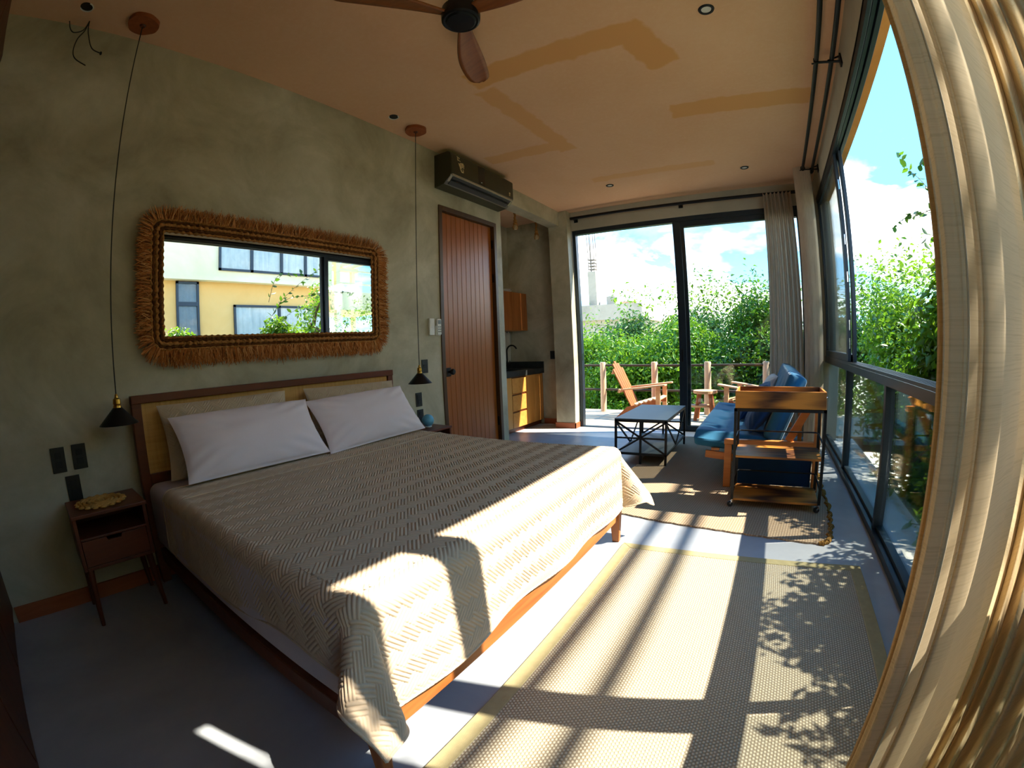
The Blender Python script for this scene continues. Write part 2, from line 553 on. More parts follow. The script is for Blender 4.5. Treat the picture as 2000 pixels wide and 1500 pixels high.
def mat_glass(name, tint=(0.93, 0.97, 0.96), refl=1.0):
    m, t = newmat(name)
    fr = t.n('ShaderNodeFresnel', {'IOR': 1.5}).outputs[0]
    f = t.math('MULTIPLY', fr, refl, clamp=True)
    tb = t.n('ShaderNodeBsdfTransparent', {'Color': tint + (1,)}).outputs[0]
    gl = t.n('ShaderNodeBsdfGlossy', {'Color': (1, 1, 1, 1), 'Roughness': 0.0}).outputs[0]
    t.out(t.n('ShaderNodeMixShader', {0: f, 1: tb, 2: gl}).outputs[0])
mat_glass('window_glass', (0.97, 0.985, 0.98), 0.5)
mat_glass('tinted_glass', (0.95, 0.975, 0.965), 0.6)

m_, t_ = newmat('mirror_silver')
t_.out(t_.n('ShaderNodeBsdfGlossy', {'Color': (0.93, 0.94, 0.93, 1), 'Roughness': 0.0}).outputs[0])

# ================================================================== THE ROOM
W, L, H = 3.556, 3.14, 3.22
struct(B(-1.25, 3.72, -3.6, 3.24, -0.25, 0.0).build('floor', 'floor_cement'))
ce = B(-1.25, 3.72, -3.6, 3.30, H, H + 0.25)
o = ce.build('ceiling', 'ceiling_plaster'); struct(o)
# ceiling material is placed about the object's own origin: keep that origin fixed
assert abs(o.location.x - 1.235) < 1e-3 and abs(o.location.y + 0.15) < 1e-3

# left wall with the door opening (y 0.30..1.29, z 0..2.66), ends in a pier at y 1.41
wl = MB()
wl.box(-0.12, 0, -3.6, 0.30, 0, H)
wl.box(-0.12, 0, 0.30, 1.29, 2.66, H)
wl.box(-0.12, 0, 1.29, 1.41, 0, H)
wall_left = struct(wl.build('wall_left', 'wall_plaster'))
struct(B(-0.18, 0.0, 1.41, 2.99, 3.0, H).build('wall_left_beam', 'wall_plaster'))
struct(B(-0.18, 0.13, 2.99, 3.30, 0, H).build('wall_left_column', 'wall_plaster', bevel=0.006))
struct(B(-1.25, -1.11, 1.29, 3.42, 0, H).build('wall_kitchen_left', 'wall_plaster'))
struct(B(-1.25, -0.18, 3.30, 3.42, 0, H).build('wall_kitchen_far', 'wall_plaster'))
struct(B(-1.25, -0.12, 1.29, 1.41, 0, H).build('wall_kitchen_near', 'wall_plaster'))
struct(B(-1.25, -0.12, -0.2, -0.1, 0, H).build('wall_bathroom', 'wall_plaster'))
struct(B(-1.25, -1.13, -0.2, 1.3, 0, H).build('wall_bathroom_left', 'wall_plaster'))
struct(B(-0.12, 3.72, -3.6, -3.425, 0, H).build('wall_back', 'wall_plaster'))
# far wall: lintel over the sliding doors and a corner post
struct(B(0.13, 3.72, L, 3.30, 2.93, H).build('wall_far', 'grey_render'))
struct(B(3.46, 3.72, 2.96, 3.30, 0, 2.93).build('wall_far_corner', 'grey_render', bevel=0.006))
# right wall: lintel only, orange render outside
struct(B(W, 3.66, -3.6, L, 2.95, H).build('wall_right', 'grey_render'))
struct(B(3.655, 3.72, -3.6, 3.30, 2.90, H + 0.25).build('wall_right_outer', 'orange_render'))
# baseboards
struct(B(0, 0.014, -3.3, 0.26, 0, 0.085).build('baseboard_left', 'baseboard_wood'))
bb = MB(); bb.box(-0.19, 0.142, 2.978, 2.99, 0, 0.08); bb.box(0.13, 0.142, 2.978, 3.14, 0, 0.08)
struct(bb.build('baseboard_column', 'baseboard_wood'))
struct(B(-0.545, -0.18, 3.288, 3.30, 0, 0.08).build('baseboard_kitchen', 'baseboard_wood'))

# wooden built-in wardrobe closing the back of the room
wd = thing('wardrobe', 'dark reddish wooden built-in wardrobe at the left edge beside the bed wall', 'wardrobe', (1.0, -3.37, 0))
B(0.0, 2.6, -3.415, -3.33, 0.0, 2.95).build('carcass', 'wardrobe_wood', wd)
for i in range(4):
    d = B(0.02 + i * 0.645, 0.655 + i * 0.645, -3.33, -3.305, 0.09, 2.93).build('door_panel', 'wardrobe_wood', wd, bevel=0.004)
    B(0.57 + i * 0.645, 0.585 + i * 0.645, -3.305, -3.285, 1.0, 1.25).build('pull', 'black_metal', d)

# ------------------------------------------------------------------ wooden door in the left wall
dr = thing('door_1', '', '', (0, 0.8, 0), kind='structure')
fr = MB(); fr.box(-0.10, 0.012, 0.295, 0.345, 0, 2.66); fr.box(-0.10, 0.012, 1.245, 1.295, 0, 2.66); fr.box(-0.10, 0.012, 0.345, 1.245, 2.61, 2.66)
fr.build('door_frame', 'door_frame_wood', dr, bevel=0.004)
B(-0.075, -0.047, 0.347, 1.243, 0.005, 2.608).build('door_core', 'door_wood', dr)
xs = [0.349, 0.47] + [0.47 + 0.0715 * k for k in range(1, 9)] + [1.241]
xs = [0.349, 0.455] + [0.455 + 0.0765 * k for k in range(1, 9)] + [1.241]
for a, b_ in zip(xs[:-1], xs[1:]):
    B(-0.049, -0.032, a + 0.0018, b_ - 0.0018, 0.006, 2.606).build('door_board', 'door_wood', dr, bevel=0.003, seg=1)
kn = B(-0.032, -0.026, 0.395, 0.462, 0.955, 1.04).build('lock_plate', 'black_metal', dr, bevel=0.002)
MB().lathe([(0.012, 0), (0.012, 0.03), (0.027, 0.036), (0.030, 0.055), (0.022, 0.068), (0.0, 0.07)], (-0.028, 0.43, 1.0), 20, 'X').build('knob', 'black_metal', dr, smooth=40)
for z in (0.35, 1.95, 2.35):
    B(-0.034, -0.008, 1.238, 1.252, z, z + 0.10).build('hinge', 'black_metal', dr)

# ------------------------------------------------------------------ far sliding doors
fw = thing('window_1', '', '', (1.8, L, 0), kind='structure')
f = MB(); f.box(0.142, 0.188, 3.15, 3.24, 0, 2.93); f.box(3.40, 3.46, 3.15, 3.24, 0, 2.93); f.box(0.188, 3.40, 3.15, 3.24, 2.862, 2.93); f.box(0.142, 3.46, 3.15, 3.24, -0.002, 0.012)
f.build('outer_frame', 'window_alu', fw, bevel=0.003)
for k, (ya, x0) in enumerate(((3.155, 1.655), (3.198, 1.70))):
    s = MB(); x1 = 3.40
    s.box(x0, x0 + 0.105, ya, ya + 0.036, 0.012, 2.862); s.box(x1 - 0.09, x1, ya, ya + 0.036, 0.012, 2.862)
    s.box(x0 + 0.105, x1 - 0.09, ya, ya + 0.036, 0.012, 0.075); s.box(x0 + 0.105, x1 - 0.09, ya, ya + 0.036, 2.785, 2.862)
    so = s.build('sash', 'window_alu', fw, bevel=0.003)
    B(x0 + 0.10, x1 - 0.085, ya + 0.015, ya + 0.021, 0.07, 2.79).build('pane', 'window_glass', so)
    if k == 0:
        B(x0 + 0.035, x0 + 0.06, ya - 0.022, ya, 0.95, 1.12).build('pull_handle', 'black_metal', so, bevel=0.003)
for z in (0.42, 0.98, 1.55):
    B(0.186, 0.192, 3.17, 3.19, z, z + 0.10).build('strike_plate', 'chrome', fw)

# ------------------------------------------------------------------ window wall on the right
rw = thing('window_2', '', '', (3.6, 0, 0), kind='structure')
h = MB()
for x0, x1, z0 in ((3.556, 3.582, 2.885), (3.590, 3.616, 2.895), (3.624, 3.656, 2.885)):
    h.box(x0, x1, -3.4, 2.96, z0, 2.95)
h.box(3.556, 3.656, -3.4, 2.96, 2.93, 2.955)
h.build('head_frame', 'window_alu', rw, bevel=0.002)
r_ = MB(); r_.box(3.556, 3.656, -3.4, 2.96, 0.948, 1.008)
r_.build('mid_rail', 'rail_alu', rw, bevel=0.004)
for x0, x1 in ((3.556, 3.563), (3.576, 3.582), (3.596, 3.602), (3.616, 3.622), (3.636, 3.642), (3.650, 3.656)):
    B(x0, x1, -3.4, 2.96, 1.007, 1.026).build('track_rib', 'rail_alu', rw)
b_ = MB(); b_.box(3.556, 3.625, -3.4, 2.96, 0, 0.045); b_.box(3.59, 3.64, -3.4, 2.96, 0.045, 0.07)
b_.build('sill_frame', 'window_alu', rw, bevel=0.003)
for y in (1.517, 0.059, -1.40, -2.86):
    B(3.572, 3.632, y - 0.048, y, 0.045, 0.948).build('lower_mullion', 'window_alu', rw, bevel=0.003)
for y0, y1 in ((1.517, 2.95), (0.059, 1.457), (-1.40, -0.001), (-2.86, -1.46), (-3.38, -2.92)):
    B(3.606, 3.612, y0, y1, 0.05, 0.95).build('lower_pane', 'tinted_glass', rw)
# parked upper sashes: one closed far leaf, stiles stacked at its near edge
s = MB(); s.box(3.562, 3.592, 1.36, 1.435, 1.026, 2.90); s.box(3.562, 3.592, 2.88, 2.955, 1.026, 2.90)
s.box(3.562, 3.592, 1.435, 2.88, 1.026, 1.092); s.box(3.562, 3.592, 1.435, 2.88, 2.83, 2.90)
so = s.build('upper_sash', 'window_alu', rw, bevel=0.003)
B(3.574, 3.580, 1.43, 2.885, 1.08, 2.84).build('pane', 'tinted_glass', so)
for z in (1.14, 1.30, 1.72, 2.05, 2.55):
    B(3.575, 3.583, 1.356, 1.361, z, z + 0.09).build('strike_plate', 'chrome', so)
s = MB(); s.box(3.602, 3.632, 1.30, 1.375, 1.026, 2.90); s.box(3.602, 3.632, 2.82, 2.90, 1.026, 2.90); s.box(3.602, 3.632, 1.375, 2.82, 1.026, 1.09); s.box(3.602, 3.632, 1.375, 2.82, 2.83, 2.90)
so = s.build('upper_sash', 'window_alu', rw, bevel=0.003)
B(3.614, 3.620, 1.37, 2.825, 1.08, 2.84).build('pane', 'window_glass', so)
B(3.562, 3.650, -1.53, -1.385, 1.026, 2.90).build('upper_mullion', 'window_alu', rw, bevel=0.003)
B(3.562, 3.650, -3.40, -3.30, 1.026, 2.90).build('upper_mullion', 'window_alu', rw, bevel=0.003)

# ------------------------------------------------------------------ ceiling things
def downlight(x, y, label, on=True):
    t = thing('ceiling_downlight', label, 'downlight', (x, y, H), 'recessed ceiling spots')
    MB().lathe([(0.030, -0.001), (0.034, -0.008), (0.046, -0.008), (0.050, -0.001)], (x, y, H), 28).build('trim_ring', 'black_matte', t, smooth=40)
    MB().lathe([(0.0, -0.003), (0.031, -0.003), (0.031, -0.001)], (x, y, H), 24).build('lens', 'lens_white', t)
downlight(2.72, -0.467, 'round black ceiling spot nearest the fan, by the curtain rods')
downlight(2.726, 2.366, 'round black ceiling spot above the blue sofa')
downlight(1.079, 2.288, 'round black ceiling spot near the far lintel above the coffee table')
def bare_hole(x, y, label):
    t = thing('open_light_hole', label, 'ceiling hole', (x, y, H), 'ceiling holes with missing lamps')
    MB().lathe([(0.0, -0.002), (0.036, -0.002), (0.040, -0.0005)], (x, y, H), 20).build('hole_disc', 'black_matte', t)
    pts = [(x + 0.04 * math.cos(a), y + 0.04 * math.sin(a), H - 0.004) for a in np.linspace(0.3, 4.2, 12)]
    MB().tube(pts, 0.004, 6).build('loose_clip', 'lens_white', t, smooth=60)
bare_hole(0.198, -2.898, 'open round lamp hole in the ceiling corner at top left')
bare_hole(0.223, -0.518, 'open lamp hole in the ceiling next to the air conditioner side pendant')
wt = thing('loose_ceiling_wires', 'loose black wires dangling from the ceiling in the left corner', 'wires', (0.07, -2.86, H), None)
for pts in ([(0.07, -2.85, H), (0.07, -2.845, 3.17), (0.07, -2.83, 3.12), (0.07, -2.79, 3.04), (0.07, -2.73, 3.02)],
            [(0.07, -2.85, H), (0.07, -2.86, 3.15), (0.07, -2.89, 3.08), (0.07, -2.895, 3.0), (0.07, -2.87, 2.95), (0.07, -2.80, 2.92)],
            [(0.07, -2.85, H), (0.07, -2.87, 3.15), (0.07, -2.92, 3.12), (0.07, -2.95, 3.14), (0.07, -2.97, 3.19)]):
    MB().tube(catmull(pts, 6), 0.0035, 6).build('wire', 'black_matte', wt, smooth=60)
MB().lathe([(0.0, -0.012), (0.006, -0.009), (0.008, 0), (0.006, 0.009), (0, 0.012)], (0.07, -2.73, 3.02), 10).build('wire_nut', 'black_matte', wt, smooth=60)

# pendants
def pendant(y, zb, label):
    x = 0.195
    t = thing('pendant_lamp', label, 'pendant lamp', (x, y, H), 'black cone pendants either side of the bed')
    n = 64
    prof = [0.094 + 0.003 * math.sin(3 * a + y) + 0.0015 * math.sin(7 * a) for a in np.linspace(0, 2 * PI, n, endpoint=False)]
    poly = [(x + r * 1.0 * math.cos(a), y + r * math.sin(a)) for r, a in zip(prof, np.linspace(0, 2 * PI, n, endpoint=False))]
    rose = MB().prism(poly, H - 0.028, H).build('wood_slice_rose', 'slice_wood', t)
    MB().lathe([(0.02, 0.0), (0.014, -0.010), (0.0, -0.012)], (x, y, H - 0.028), 16).build('cord_grip', 'dark_teak', rose, smooth=40)
    MB().tube([(x, y, H - 0.03), (x + 0.002, y, 2.2), (x, y, zb + 0.15)], 0.0032, 6).build('cord', 'black_matte', t)
    MB().lathe([(0.004, 0.155), (0.008, 0.148), (0.010, 0.135), (0.019, 0.128), (0.021, 0.105), (0.017, 0.100), (0.021, 0.094), (0.021, 0.080), (0.026, 0.074)], (x, y, zb), 20).build('socket', 'brass', t, smooth=35)
    MB().lathe([(0.024, 0.085), (0.03, 0.078), (0.098, 0.006), (0.104, 0.0), (0.100, -0.001), (0.028, 0.070), (0.02, 0.078)], (x, y, zb), 36).build('shade', 'black_metal', t, smooth=35)
    MB().lathe([(0.0, 0.022), (0.014, 0.026), (0.022, 0.044), (0.018, 0.062), (0.012, 0.08)], (x, y, zb), 18).build('bulb', 'bulb_glass', t, smooth=60)
pendant(-2.54, 0.952, 'black cone pendant lamp hanging over the nightstand at the dark left side')
pendant(-0.222, 0.95, 'black cone pendant lamp hanging between the bed and the wooden door')

# ceiling fan
fx, fy, fz = 1.619, -1.387, 2.92
fan = thing('ceiling_fan', 'wooden three-blade ceiling fan with a black hub', 'ceiling fan', (fx, fy, H))
MB().lathe([(0.065, 0), (0.06, -0.045), (0.02, -0.06)], (fx, fy, H), 24).build('canopy', 'black_metal', fan, smooth=40)
MB().tube([(fx, fy, H - 0.05), (fx, fy, fz + 0.08)], 0.013, 12).build('downrod', 'black_metal', fan, smooth=60)
MB().lathe([(0.02, 0.10), (0.075, 0.09), (0.098, 0.06), (0.10, 0.01), (0.098, -0.012), (0.088, -0.020), (0.078, -0.018), (0.070, -0.026), (0.0, -0.028)], (fx, fy, fz), 36).build('motor_hub', 'black_metal', fan, smooth=35)
for k in range(3):
    a = R(115 + 120 * k)
    rows = []
    for i in range(25):
        t = i / 24
        r = 0.07 + 0.60 * t
        w = 0.045 + 0.105 * math.sin(PI * min(1, (t * 0.85 + 0.06)) * 0.82) ** 1.2
        if t > 0.88: w *= math.sqrt(max(0.0, 1 - ((t - 0.88) / 0.125) ** 2))
        off = 0.02 * math.sin(t * PI) + 0.018 * t
        tw = R(24 - 14 * t)
        row = []
        for j in range(7):
            u = (j / 6 - 0.5) * w + off
            z = u * math.sin(tw) * -1 + 0.02 * t + 0.006 * (1 - (2 * j / 6 - 1) ** 2)
            row.append((fx + r * math.cos(a) - u * math.cos(tw) * math.sin(a), fy + r * math.sin(a) + u * math.cos(tw) * math.cos(a), fz + 0.02 + z))
        rows.append(row)
    MB().grid(rows).build('blade', 'fan_wood', fan, smooth=60, solid=0.014)

# curtain rods on the right wall
def rod(x, z, y0, y1, label):
    t = thing('curtain_rod', label, 'curtain rod', (x, (y0 + y1) / 2, z), 'curtain rods under the ceiling')
    MB().tube([(x, y0, z), (x, y1, z)], 0.017, 14).build('pole', 'black_metal', t, smooth=60)
    MB().lathe([(0.018, 0), (0.020, 0.012), (0.014, 0.022), (0, 0.024)], (x, y1, z), 14, 'Y').build('finial', 'black_metal', t, smooth=40)
    return t
ra = rod(3.382, 3.148, -3.28, 2.52, 'black curtain rod along the right windows, the one farther from the wall')
rb = rod(3.490, 3.142, -3.28, 2.54, 'black curtain rod along the right windows, the one nearer the wall')
for y in (0.206, -2.2, 2.40):
    bk = MB(); bk.beam((W - 0.002, y, 3.120), (3.37, y, 3.132), 0.022, 0.008); bk.box(W - 0.012, W, y - 0.03, y + 0.03, 3.09, 3.17)
    bk.beam((W, y, 3.165), (3.46, y, 3.134), 0.006, 0.012); bk.box(3.362, 3.369, y - 0.012, y + 0.012, 3.13, 3.160)
    bk.tube([(3.36, y, 3.125), (3.345, y, 3.125)], 0.006, 8)
    bk.build('bracket', 'black_metal', ra)
t = thing('curtain_rod', 'black curtain rod running below the ceiling over the far sliding doors', 'curtain rod', (1.8, 3.02, 3.075), 'curtain rods under the ceiling')
MB().tube([(0.20, 3.02, 3.09), (3.40, 3.02, 3.07)], 0.022, 14).build('pole', 'black_metal', t, smooth=60)
for x in (0.22, 1.8, 3.38):
    bk = MB(); bk.beam((x, 3.145, 3.08), (x, 3.01, 3.075), 0.02, 0.012); bk.box(x - 0.03, x + 0.03, 3.13, 3.14, 3.05, 3.11); bk.build('bracket', 'black_metal', t)
MB().lathe([(0.022, -0.02), (0.024, 0.0), (0.018, 0.012), (0, 0.014)], (0.20, 3.02, 3.09), 14, 'X').build('finial', 'black_metal', t, smooth=40)

# ------------------------------------------------------------------ air conditioner
ac = thing('air_conditioner', 'dark olive wall-mounted air conditioner above the wooden door', 'air conditioner', (0.1, 0.81, 2.80))
y0, y1 = 0.245, 1.365
prof = [(0.0, 3.17), (0.17, 3.17), (0.205, 3.15), (0.215, 3.10), (0.215, 2.93), (0.20, 2.90), (0.12, 2.835), (0.0, 2.82)]
MB().prism(prof, y0, y1, lambda a, b, c: (a, c, b)).build('housing', 'ac_body', ac, bevel=0.006)
B(0.2155, 0.219, y0 + 0.005, 0.685, 2.935, 3.135).build('front_panel', 'ac_body', ac, bevel=0.002)
B(0.2155, 0.2185, 0.685, 0.80, 2.935, 3.135).build('display_strip', 'ac_dark', ac)
B(0.2155, 0.219, 0.80, y1 - 0.005, 2.935, 3.135).build('front_panel', 'ac_body', ac, bevel=0.002)
B(0.2184, 0.2196, 0.735, 0.75, 2.955, 2.962).build('display_mark', 'white_plastic', ac)
sl = MB(); sl.beam((0.208, y0 + 0.02, 2.915), (0.208, y1 - 0.02, 2.915), 0.016, 0.022)
sl.beam((0.208, y0 + 0.02, 2.92), (0.15, y0 + 0.03, 2.865), 0.03, 0.02); sl.beam((0.208, y1 - 0.02, 2.92), (0.15, y1 - 0.03, 2.865), 0.03, 0.02)
sl.build('outlet_trim', 'ac_trim', ac, bevel=0.003)
MB().prism([(0.196, 2.903), (0.128, 2.846), (0.134, 2.84), (0.203, 2.897)], y0 + 0.05, y1 - 0.05, lambda a, b, c: (a, c, b)).build('outlet_slot', 'black_matte', ac)
B(0.15, 0.19, y0 + 0.06, y1 - 0.06, 2.868, 2.872).build('louver', 'black_matte', ac)
# gold line-art sticker on the upper front corner and a small maker's badge
def sq(yc, zc, r, n=14, a0=0, a1=2 * PI): return [(0.2200, yc + r * math.cos(a), zc + r * math.sin(a)) for a in np.linspace(a0, a1, n)]
stk = MB()
for pts in (sq(0.40, 3.045, 0.024), sq(0.40, 3.045, 0.011), sq(0.355, 3.10, 0.016, a0=0.4, a1=4.6), sq(0.415, 2.99, 0.017, a0=2.5, a1=7.5),
            [(0.22, 0.33, 3.122), (0.22, 0.372, 3.115), (0.22, 0.345, 3.092), (0.22, 0.385, 3.085)], [(0.22, 0.378, 3.02), (0.22, 0.395, 2.985), (0.22, 0.435, 2.975)],
            [(0.22, 0.42, 3.075), (0.22, 0.44, 3.055), (0.22, 0.437, 3.02)], [(0.22, 0.36, 3.06), (0.22, 0.372, 3.03), (0.22, 0.40, 3.012)]):
    stk.tube(pts, 0.0042, 6)
stk.build('gold_sticker', 'gold_sticker', ac)
bd = MB(); bd.lathe([(0.0, 0.004), (0.014, 0.003), (0.015, 0.0)], (0.2185, 1.285, 2.985), 16, 'X'); bd.box(0.2185, 0.2195, 1.272, 1.298, 2.955, 2.965)
bd.build('round_badge', 'gold_sticker', ac)

# ------------------------------------------------------------------ wall plates
def plate(y, z, w, hh, label, gang=2, mat='black_plastic', x=0.0, axis='x'):
    t = thing('wall_outlet', label, 'wall plate', (x, y, z), 'black wall plates')
    B(x, x + 0.008, y - w / 2, y + w / 2, z - hh / 2, z + hh / 2).build('cover_plate', mat, t, bevel=0.002)
    for k in range(gang):
        zz = z + (k - (gang - 1) / 2) * hh * 0.36
        B(x + 0.008, x + 0.011, y - w * 0.24, y + w * 0.24, zz - hh * 0.13, zz + hh * 0.13).build('insert', 'black_matte', t, bevel=0.001)
plate(-2.865, 0.792, 0.076, 0.132, 'black wall plate left of two side by side above the left nightstand')
plate(-2.75, 0.795, 0.076, 0.132, 'black wall plate right of two side by side above the left nightstand')
plate(-2.807, 0.634, 0.076, 0.135, 'lower black wall plate just above the left nightstand top')
plate(0.049, 1.078, 0.08, 0.122, 'black wall switch behind the pendant next to the wooden door', 1)
plate(-0.053, 0.787, 0.078, 0.124, 'black wall socket below the pendant, upper of two beside the bed')
plate(-0.045, 0.635, 0.078, 0.124, 'black wall socket beside the blue globe, lower of two')
t = thing('wall_outlet', 'black wall socket in the kitchen niche beside the column', 'wall plate', (-0.366, 3.30, 1.064), 'black wall plates')
B(-0.41, -0.325, 3.292, 3.30, 1.0, 1.125).build('cover_plate', 'black_plastic', t, bevel=0.002)
B(-0.385, -0.35, 3.289, 3.292, 1.02, 1.055).build('insert', 'black_matte', t); B(-0.385, -0.35, 3.289, 3.292, 1.07, 1.105).build('insert', 'black_matte', t)
t = thing('wall_controller', 'plain white wall control box beside the remote holder', 'controller', (0, 0.152, 1.437))
B(0, 0.022, 0.118, 0.187, 1.36, 1.515).build('case', 'white_plastic', t, bevel=0.004)
B(0.022, 0.024, 0.13, 0.175, 1.43, 1.50).build('cover_flap', 'white_plastic', t, bevel=0.001)
t = thing('remote_control', 'white remote control with grey screen in a wall holder by the door', 'remote', (0, 0.246, 1.43))
B(0, 0.014, 0.212, 0.282, 1.355, 1.45).build('holder', 'white_plastic', t, bevel=0.003)
rc = B(0.014, 0.030, 0.218, 0.276, 1.362, 1.512).build('case', 'white_plastic', t, bevel=0.006)
B(0.030, 0.031, 0.226, 0.268, 1.462, 1.50).build('screen', 'grey_plastic', rc)
for i in range(3):
    for j in range(2):
        B(0.030, 0.0315, 0.228 + j * 0.024, 0.244 + j * 0.024, 1.385 + i * 0.022, 1.397 + i * 0.022).build('button', 'grey_plastic', rc)

# ================================================================== BED
BY0, BY1 = -2.445, -0.435           # outer faces of the bed frame
bed = thing('bed', 'low wooden bed frame with a cane headboard', 'bed', (1.0, -1.44, 0))
hb = MB(); hb.box(0.035, 0.085, BY0, BY0 + 0.055, 0, 1.075); hb.box(0.035, 0.085, BY1 - 0.055, BY1, 0, 1.075)
hb.box(0.030, 0.092, BY0, BY1, 1.035, 1.08); hb.box(0.035, 0.085, BY0 + 0.055, BY1 - 0.055, 0.585, 0.64)
hb.build('headboard_frame', 'dark_teak_y', bed, bevel=0.004)
B(0.052, 0.068, BY0 + 0.055, BY1 - 0.055, 0.635, 1.04).build('cane_panel', 'cane_weave', bed)
B(1.955, 1.995, BY0 + 0.03, BY1 - 0.03, 0.148, 0.255).build('foot_rail', 'teak_y', bed, bevel=0.006)
for y in (BY0 + 0.03, BY1 - 0.065):
    B(0.085, 1.955, y, y + 0.035, 0.13, 0.212).build('side_rail', 'dark_teak_y', bed, bevel=0.006)  # dark teak puts the shade under the mattress into the rail colour
for y, s in ((BY0 + 0.05, -1), (BY1 - 0.05, 1)):
    MB().beam((1.972, y, 0.258), (1.982, y + s * 0.012, 0.0), 0.075, 0.05, (0, 1, 0), 0.045, 0.034).build('leg', 'teak', bed, bevel=0.006)
for k in range(8):
    x = 0.16 + k * 0.25
    B(x, x + 0.09, BY0 + 0.065, BY1 - 0.065, 0.213, 0.233).build('slat', 'teak_y', bed)

def rounded_box(x0, x1, y0, y1, z0, z1, r, n=5):
    bm = bmesh.new()
    bmesh.ops.create_cube(bm, size=1.0)
    for v in bm.verts:
        v.co = Vector((x0 + (v.co.x + 0.5) * (x1 - x0), y0 + (v.co.y + 0.5) * (y1 - y0), z0 + (v.co.z + 0.5) * (z1 - z0)))
    bmesh.ops.bevel(bm, geom=bm.edges[:], offset=r, segments=n, affect='EDGES', profile=0.5)
    mb = MB(); bm.verts.index_update()
    mb.v = [tuple(v.co) for v in bm.verts]; mb.f = [tuple(v.index for v in f.verts) for f in bm.faces]
    bm.free()
    return mb
mt = rounded_box(0.095, 1.985, BY0 + 0.02, BY1 - 0.02, 0.236, 0.598, 0.055).build('mattress', 'mattress_fabric', None, smooth=50)
tag(mt, 'pale mattress in a lilac-white fitted sheet under the quilt', 'mattress')

# ------------------------------------------------------------------ quilt with raised basket-weave ribs
def weave_h(u, v, a=0.040, ribs=3):
    """herringbone of short ribbed bricks laid diagonally"""
    s = math.sqrt(0.5)
    p = (u + v) * s / a; q_ = (v - u) * s / a
    i = np.floor(p); j = np.floor(q_)
    fu = p - i; fv = q_ - j
    k = np.mod(i - j, 4)
    hor = k < 1.5
    across = np.where(hor, fv, fu)
    along = np.where(hor, np.where(k < 0.5, fu, 1 + fu), np.where(k < 2.5, 1 + fv, fv)) / 2
    t = np.mod(across * ribs, 1.0) * 2 - 1
    rib = np.clip(1 - np.abs(t) ** 2.6, 0, 1)
    e = np.clip(np.minimum(along, 1 - along) / 0.07, 0, 1)
    return rib * (0.35 + 0.65 * np.sqrt(e))

def smooth_noise(u, v, seed, n=9, f=(2, 7)):
    r = np.random.default_rng(seed); z = 0
    for _ in range(n):
        a = r.uniform(0, 2 * PI); k = r.uniform(*f); p = r.uniform(0, 2 * PI)
        z = z + np.sin(k * (u * math.cos(a) + v * math.sin(a)) + p) / k
    return z / n * 3

QX0, XE = 0.40, 2.008               # head edge of the quilt, foot edge of the mattress
YE0, YE1 = BY0 + 0.025, BY1 - 0.025
ZT = 0.612
def drape(U, V):
    """flat quilt coordinates -> position over the mattress"""
    r = 0.055
    yc = np.clip(V, YE0, YE1); xc = np.minimum(U, XE)
    du = np.maximum(U - XE + r, 0.0)
    dv = np.maximum(np.maximum(YE0 + r - V, V - (YE1 - r)), 0.0)
    sgn = np.where(V < (YE0 + YE1) / 2, -1.0, 1.0)
    d = np.hypot(du, dv); ph = np.arctan2(dv, du + 1e-9)
    arc = r * PI / 2
    th = np.clip(d / r, 0, PI / 2)
    out = np.where(d < arc, r * np.sin(th), r); drop = np.where(d < arc, r * (1 - np.cos(th)), r + (d - arc))
    rest = np.maximum(d - arc, 0.0)
    cor = np.sin(2 * ph) * (du > 0) * (dv > 0)
    flare = 0.05 + 0.72 * np.abs(cor) ** 0.9
    # soft folds round the corners and along the hems
    fold = 0.03 * np.sin(ph * 7.0 + 0.6) * np.abs(cor) + 0.012 * np.sin(V * 9 + 1.0) * (dv < 1e-6) + 0.012 * np.sin(U * 8) * (du < 1e-6)
    k = flare + fold * 4
    out = out + rest * np.sin(np.arctan(k)); drop = np.where(d < arc, drop, r + rest * np.cos(np.arctan(k)))
    bx = np.minimum(U, XE - r); by = np.clip(V, YE0 + r, YE1 - r)
    X = bx + out * np.cos(ph) * (d > 0); Y = by + sgn * out * np.sin(ph) * (d > 0)
    Z = ZT - drop + 0.007 * smooth_noise(U * 1.6, V * 1.6, 3) * (d < 1e-6) + 0.004 * np.sin(U * 3 + 1)
    return np.stack([X, Y, Z], -1)
def quilt_mesh(u, v, amp, lift=0.0, wv=True):
    U, V = np.meshgrid(u, v, indexing='ij')
    return U, V
nu, nv = 700, 930
su = np.linspace(0, 1, nu); sv = np.linspace(0, 1, nv)
SU, SV = np.meshgrid(su, sv, indexing='ij')
# hem outline: near side hangs shorter in the middle, foot hem dips at the corner
ovh_near = 0.235 + 0.05 * np.cos(su * 3.0) + 0.02 * np.sin(su * 17) + 0.03 * np.clip(su - 0.80, 0, 1) / 0.2
ovh_far = 0.27 + 0.02 * np.sin(su * 9)
foot = 0.340 + 0.010 * np.sin(sv * 11) - 0.045 * np.clip(0.12 - sv, 0, 1) / 0.12 + 0.0 * sv
V0 = YE0 - ovh_near; V1 = YE1 + ovh_far
VV = V0[:, None] + (V1 - V0)[:, None] * SV
U1 = XE + foot
UU = QX0 + 0.03 * np.sin(SV * 5) * (1 - SU) + (U1[None, :] - QX0) * SU
P = drape(UU, VV)
e = 1e-3
N = np.cross(drape(UU + e, VV) - P, drape(UU, VV + e) - P)
N /= np.linalg.norm(N, axis=-1, keepdims=True) + 1e-12
N *= np.sign(N[..., 2:3] + 1e-9) * 0 + 1
hgt = 0.0054 * weave_h(UU + 5, VV + 5)
edge = np.minimum.reduce([SU * 40, (1 - SU) * 60, SV * 60, (1 - SV) * 60]).clip(0, 1)
P = P + N * (hgt * edge)[..., None]
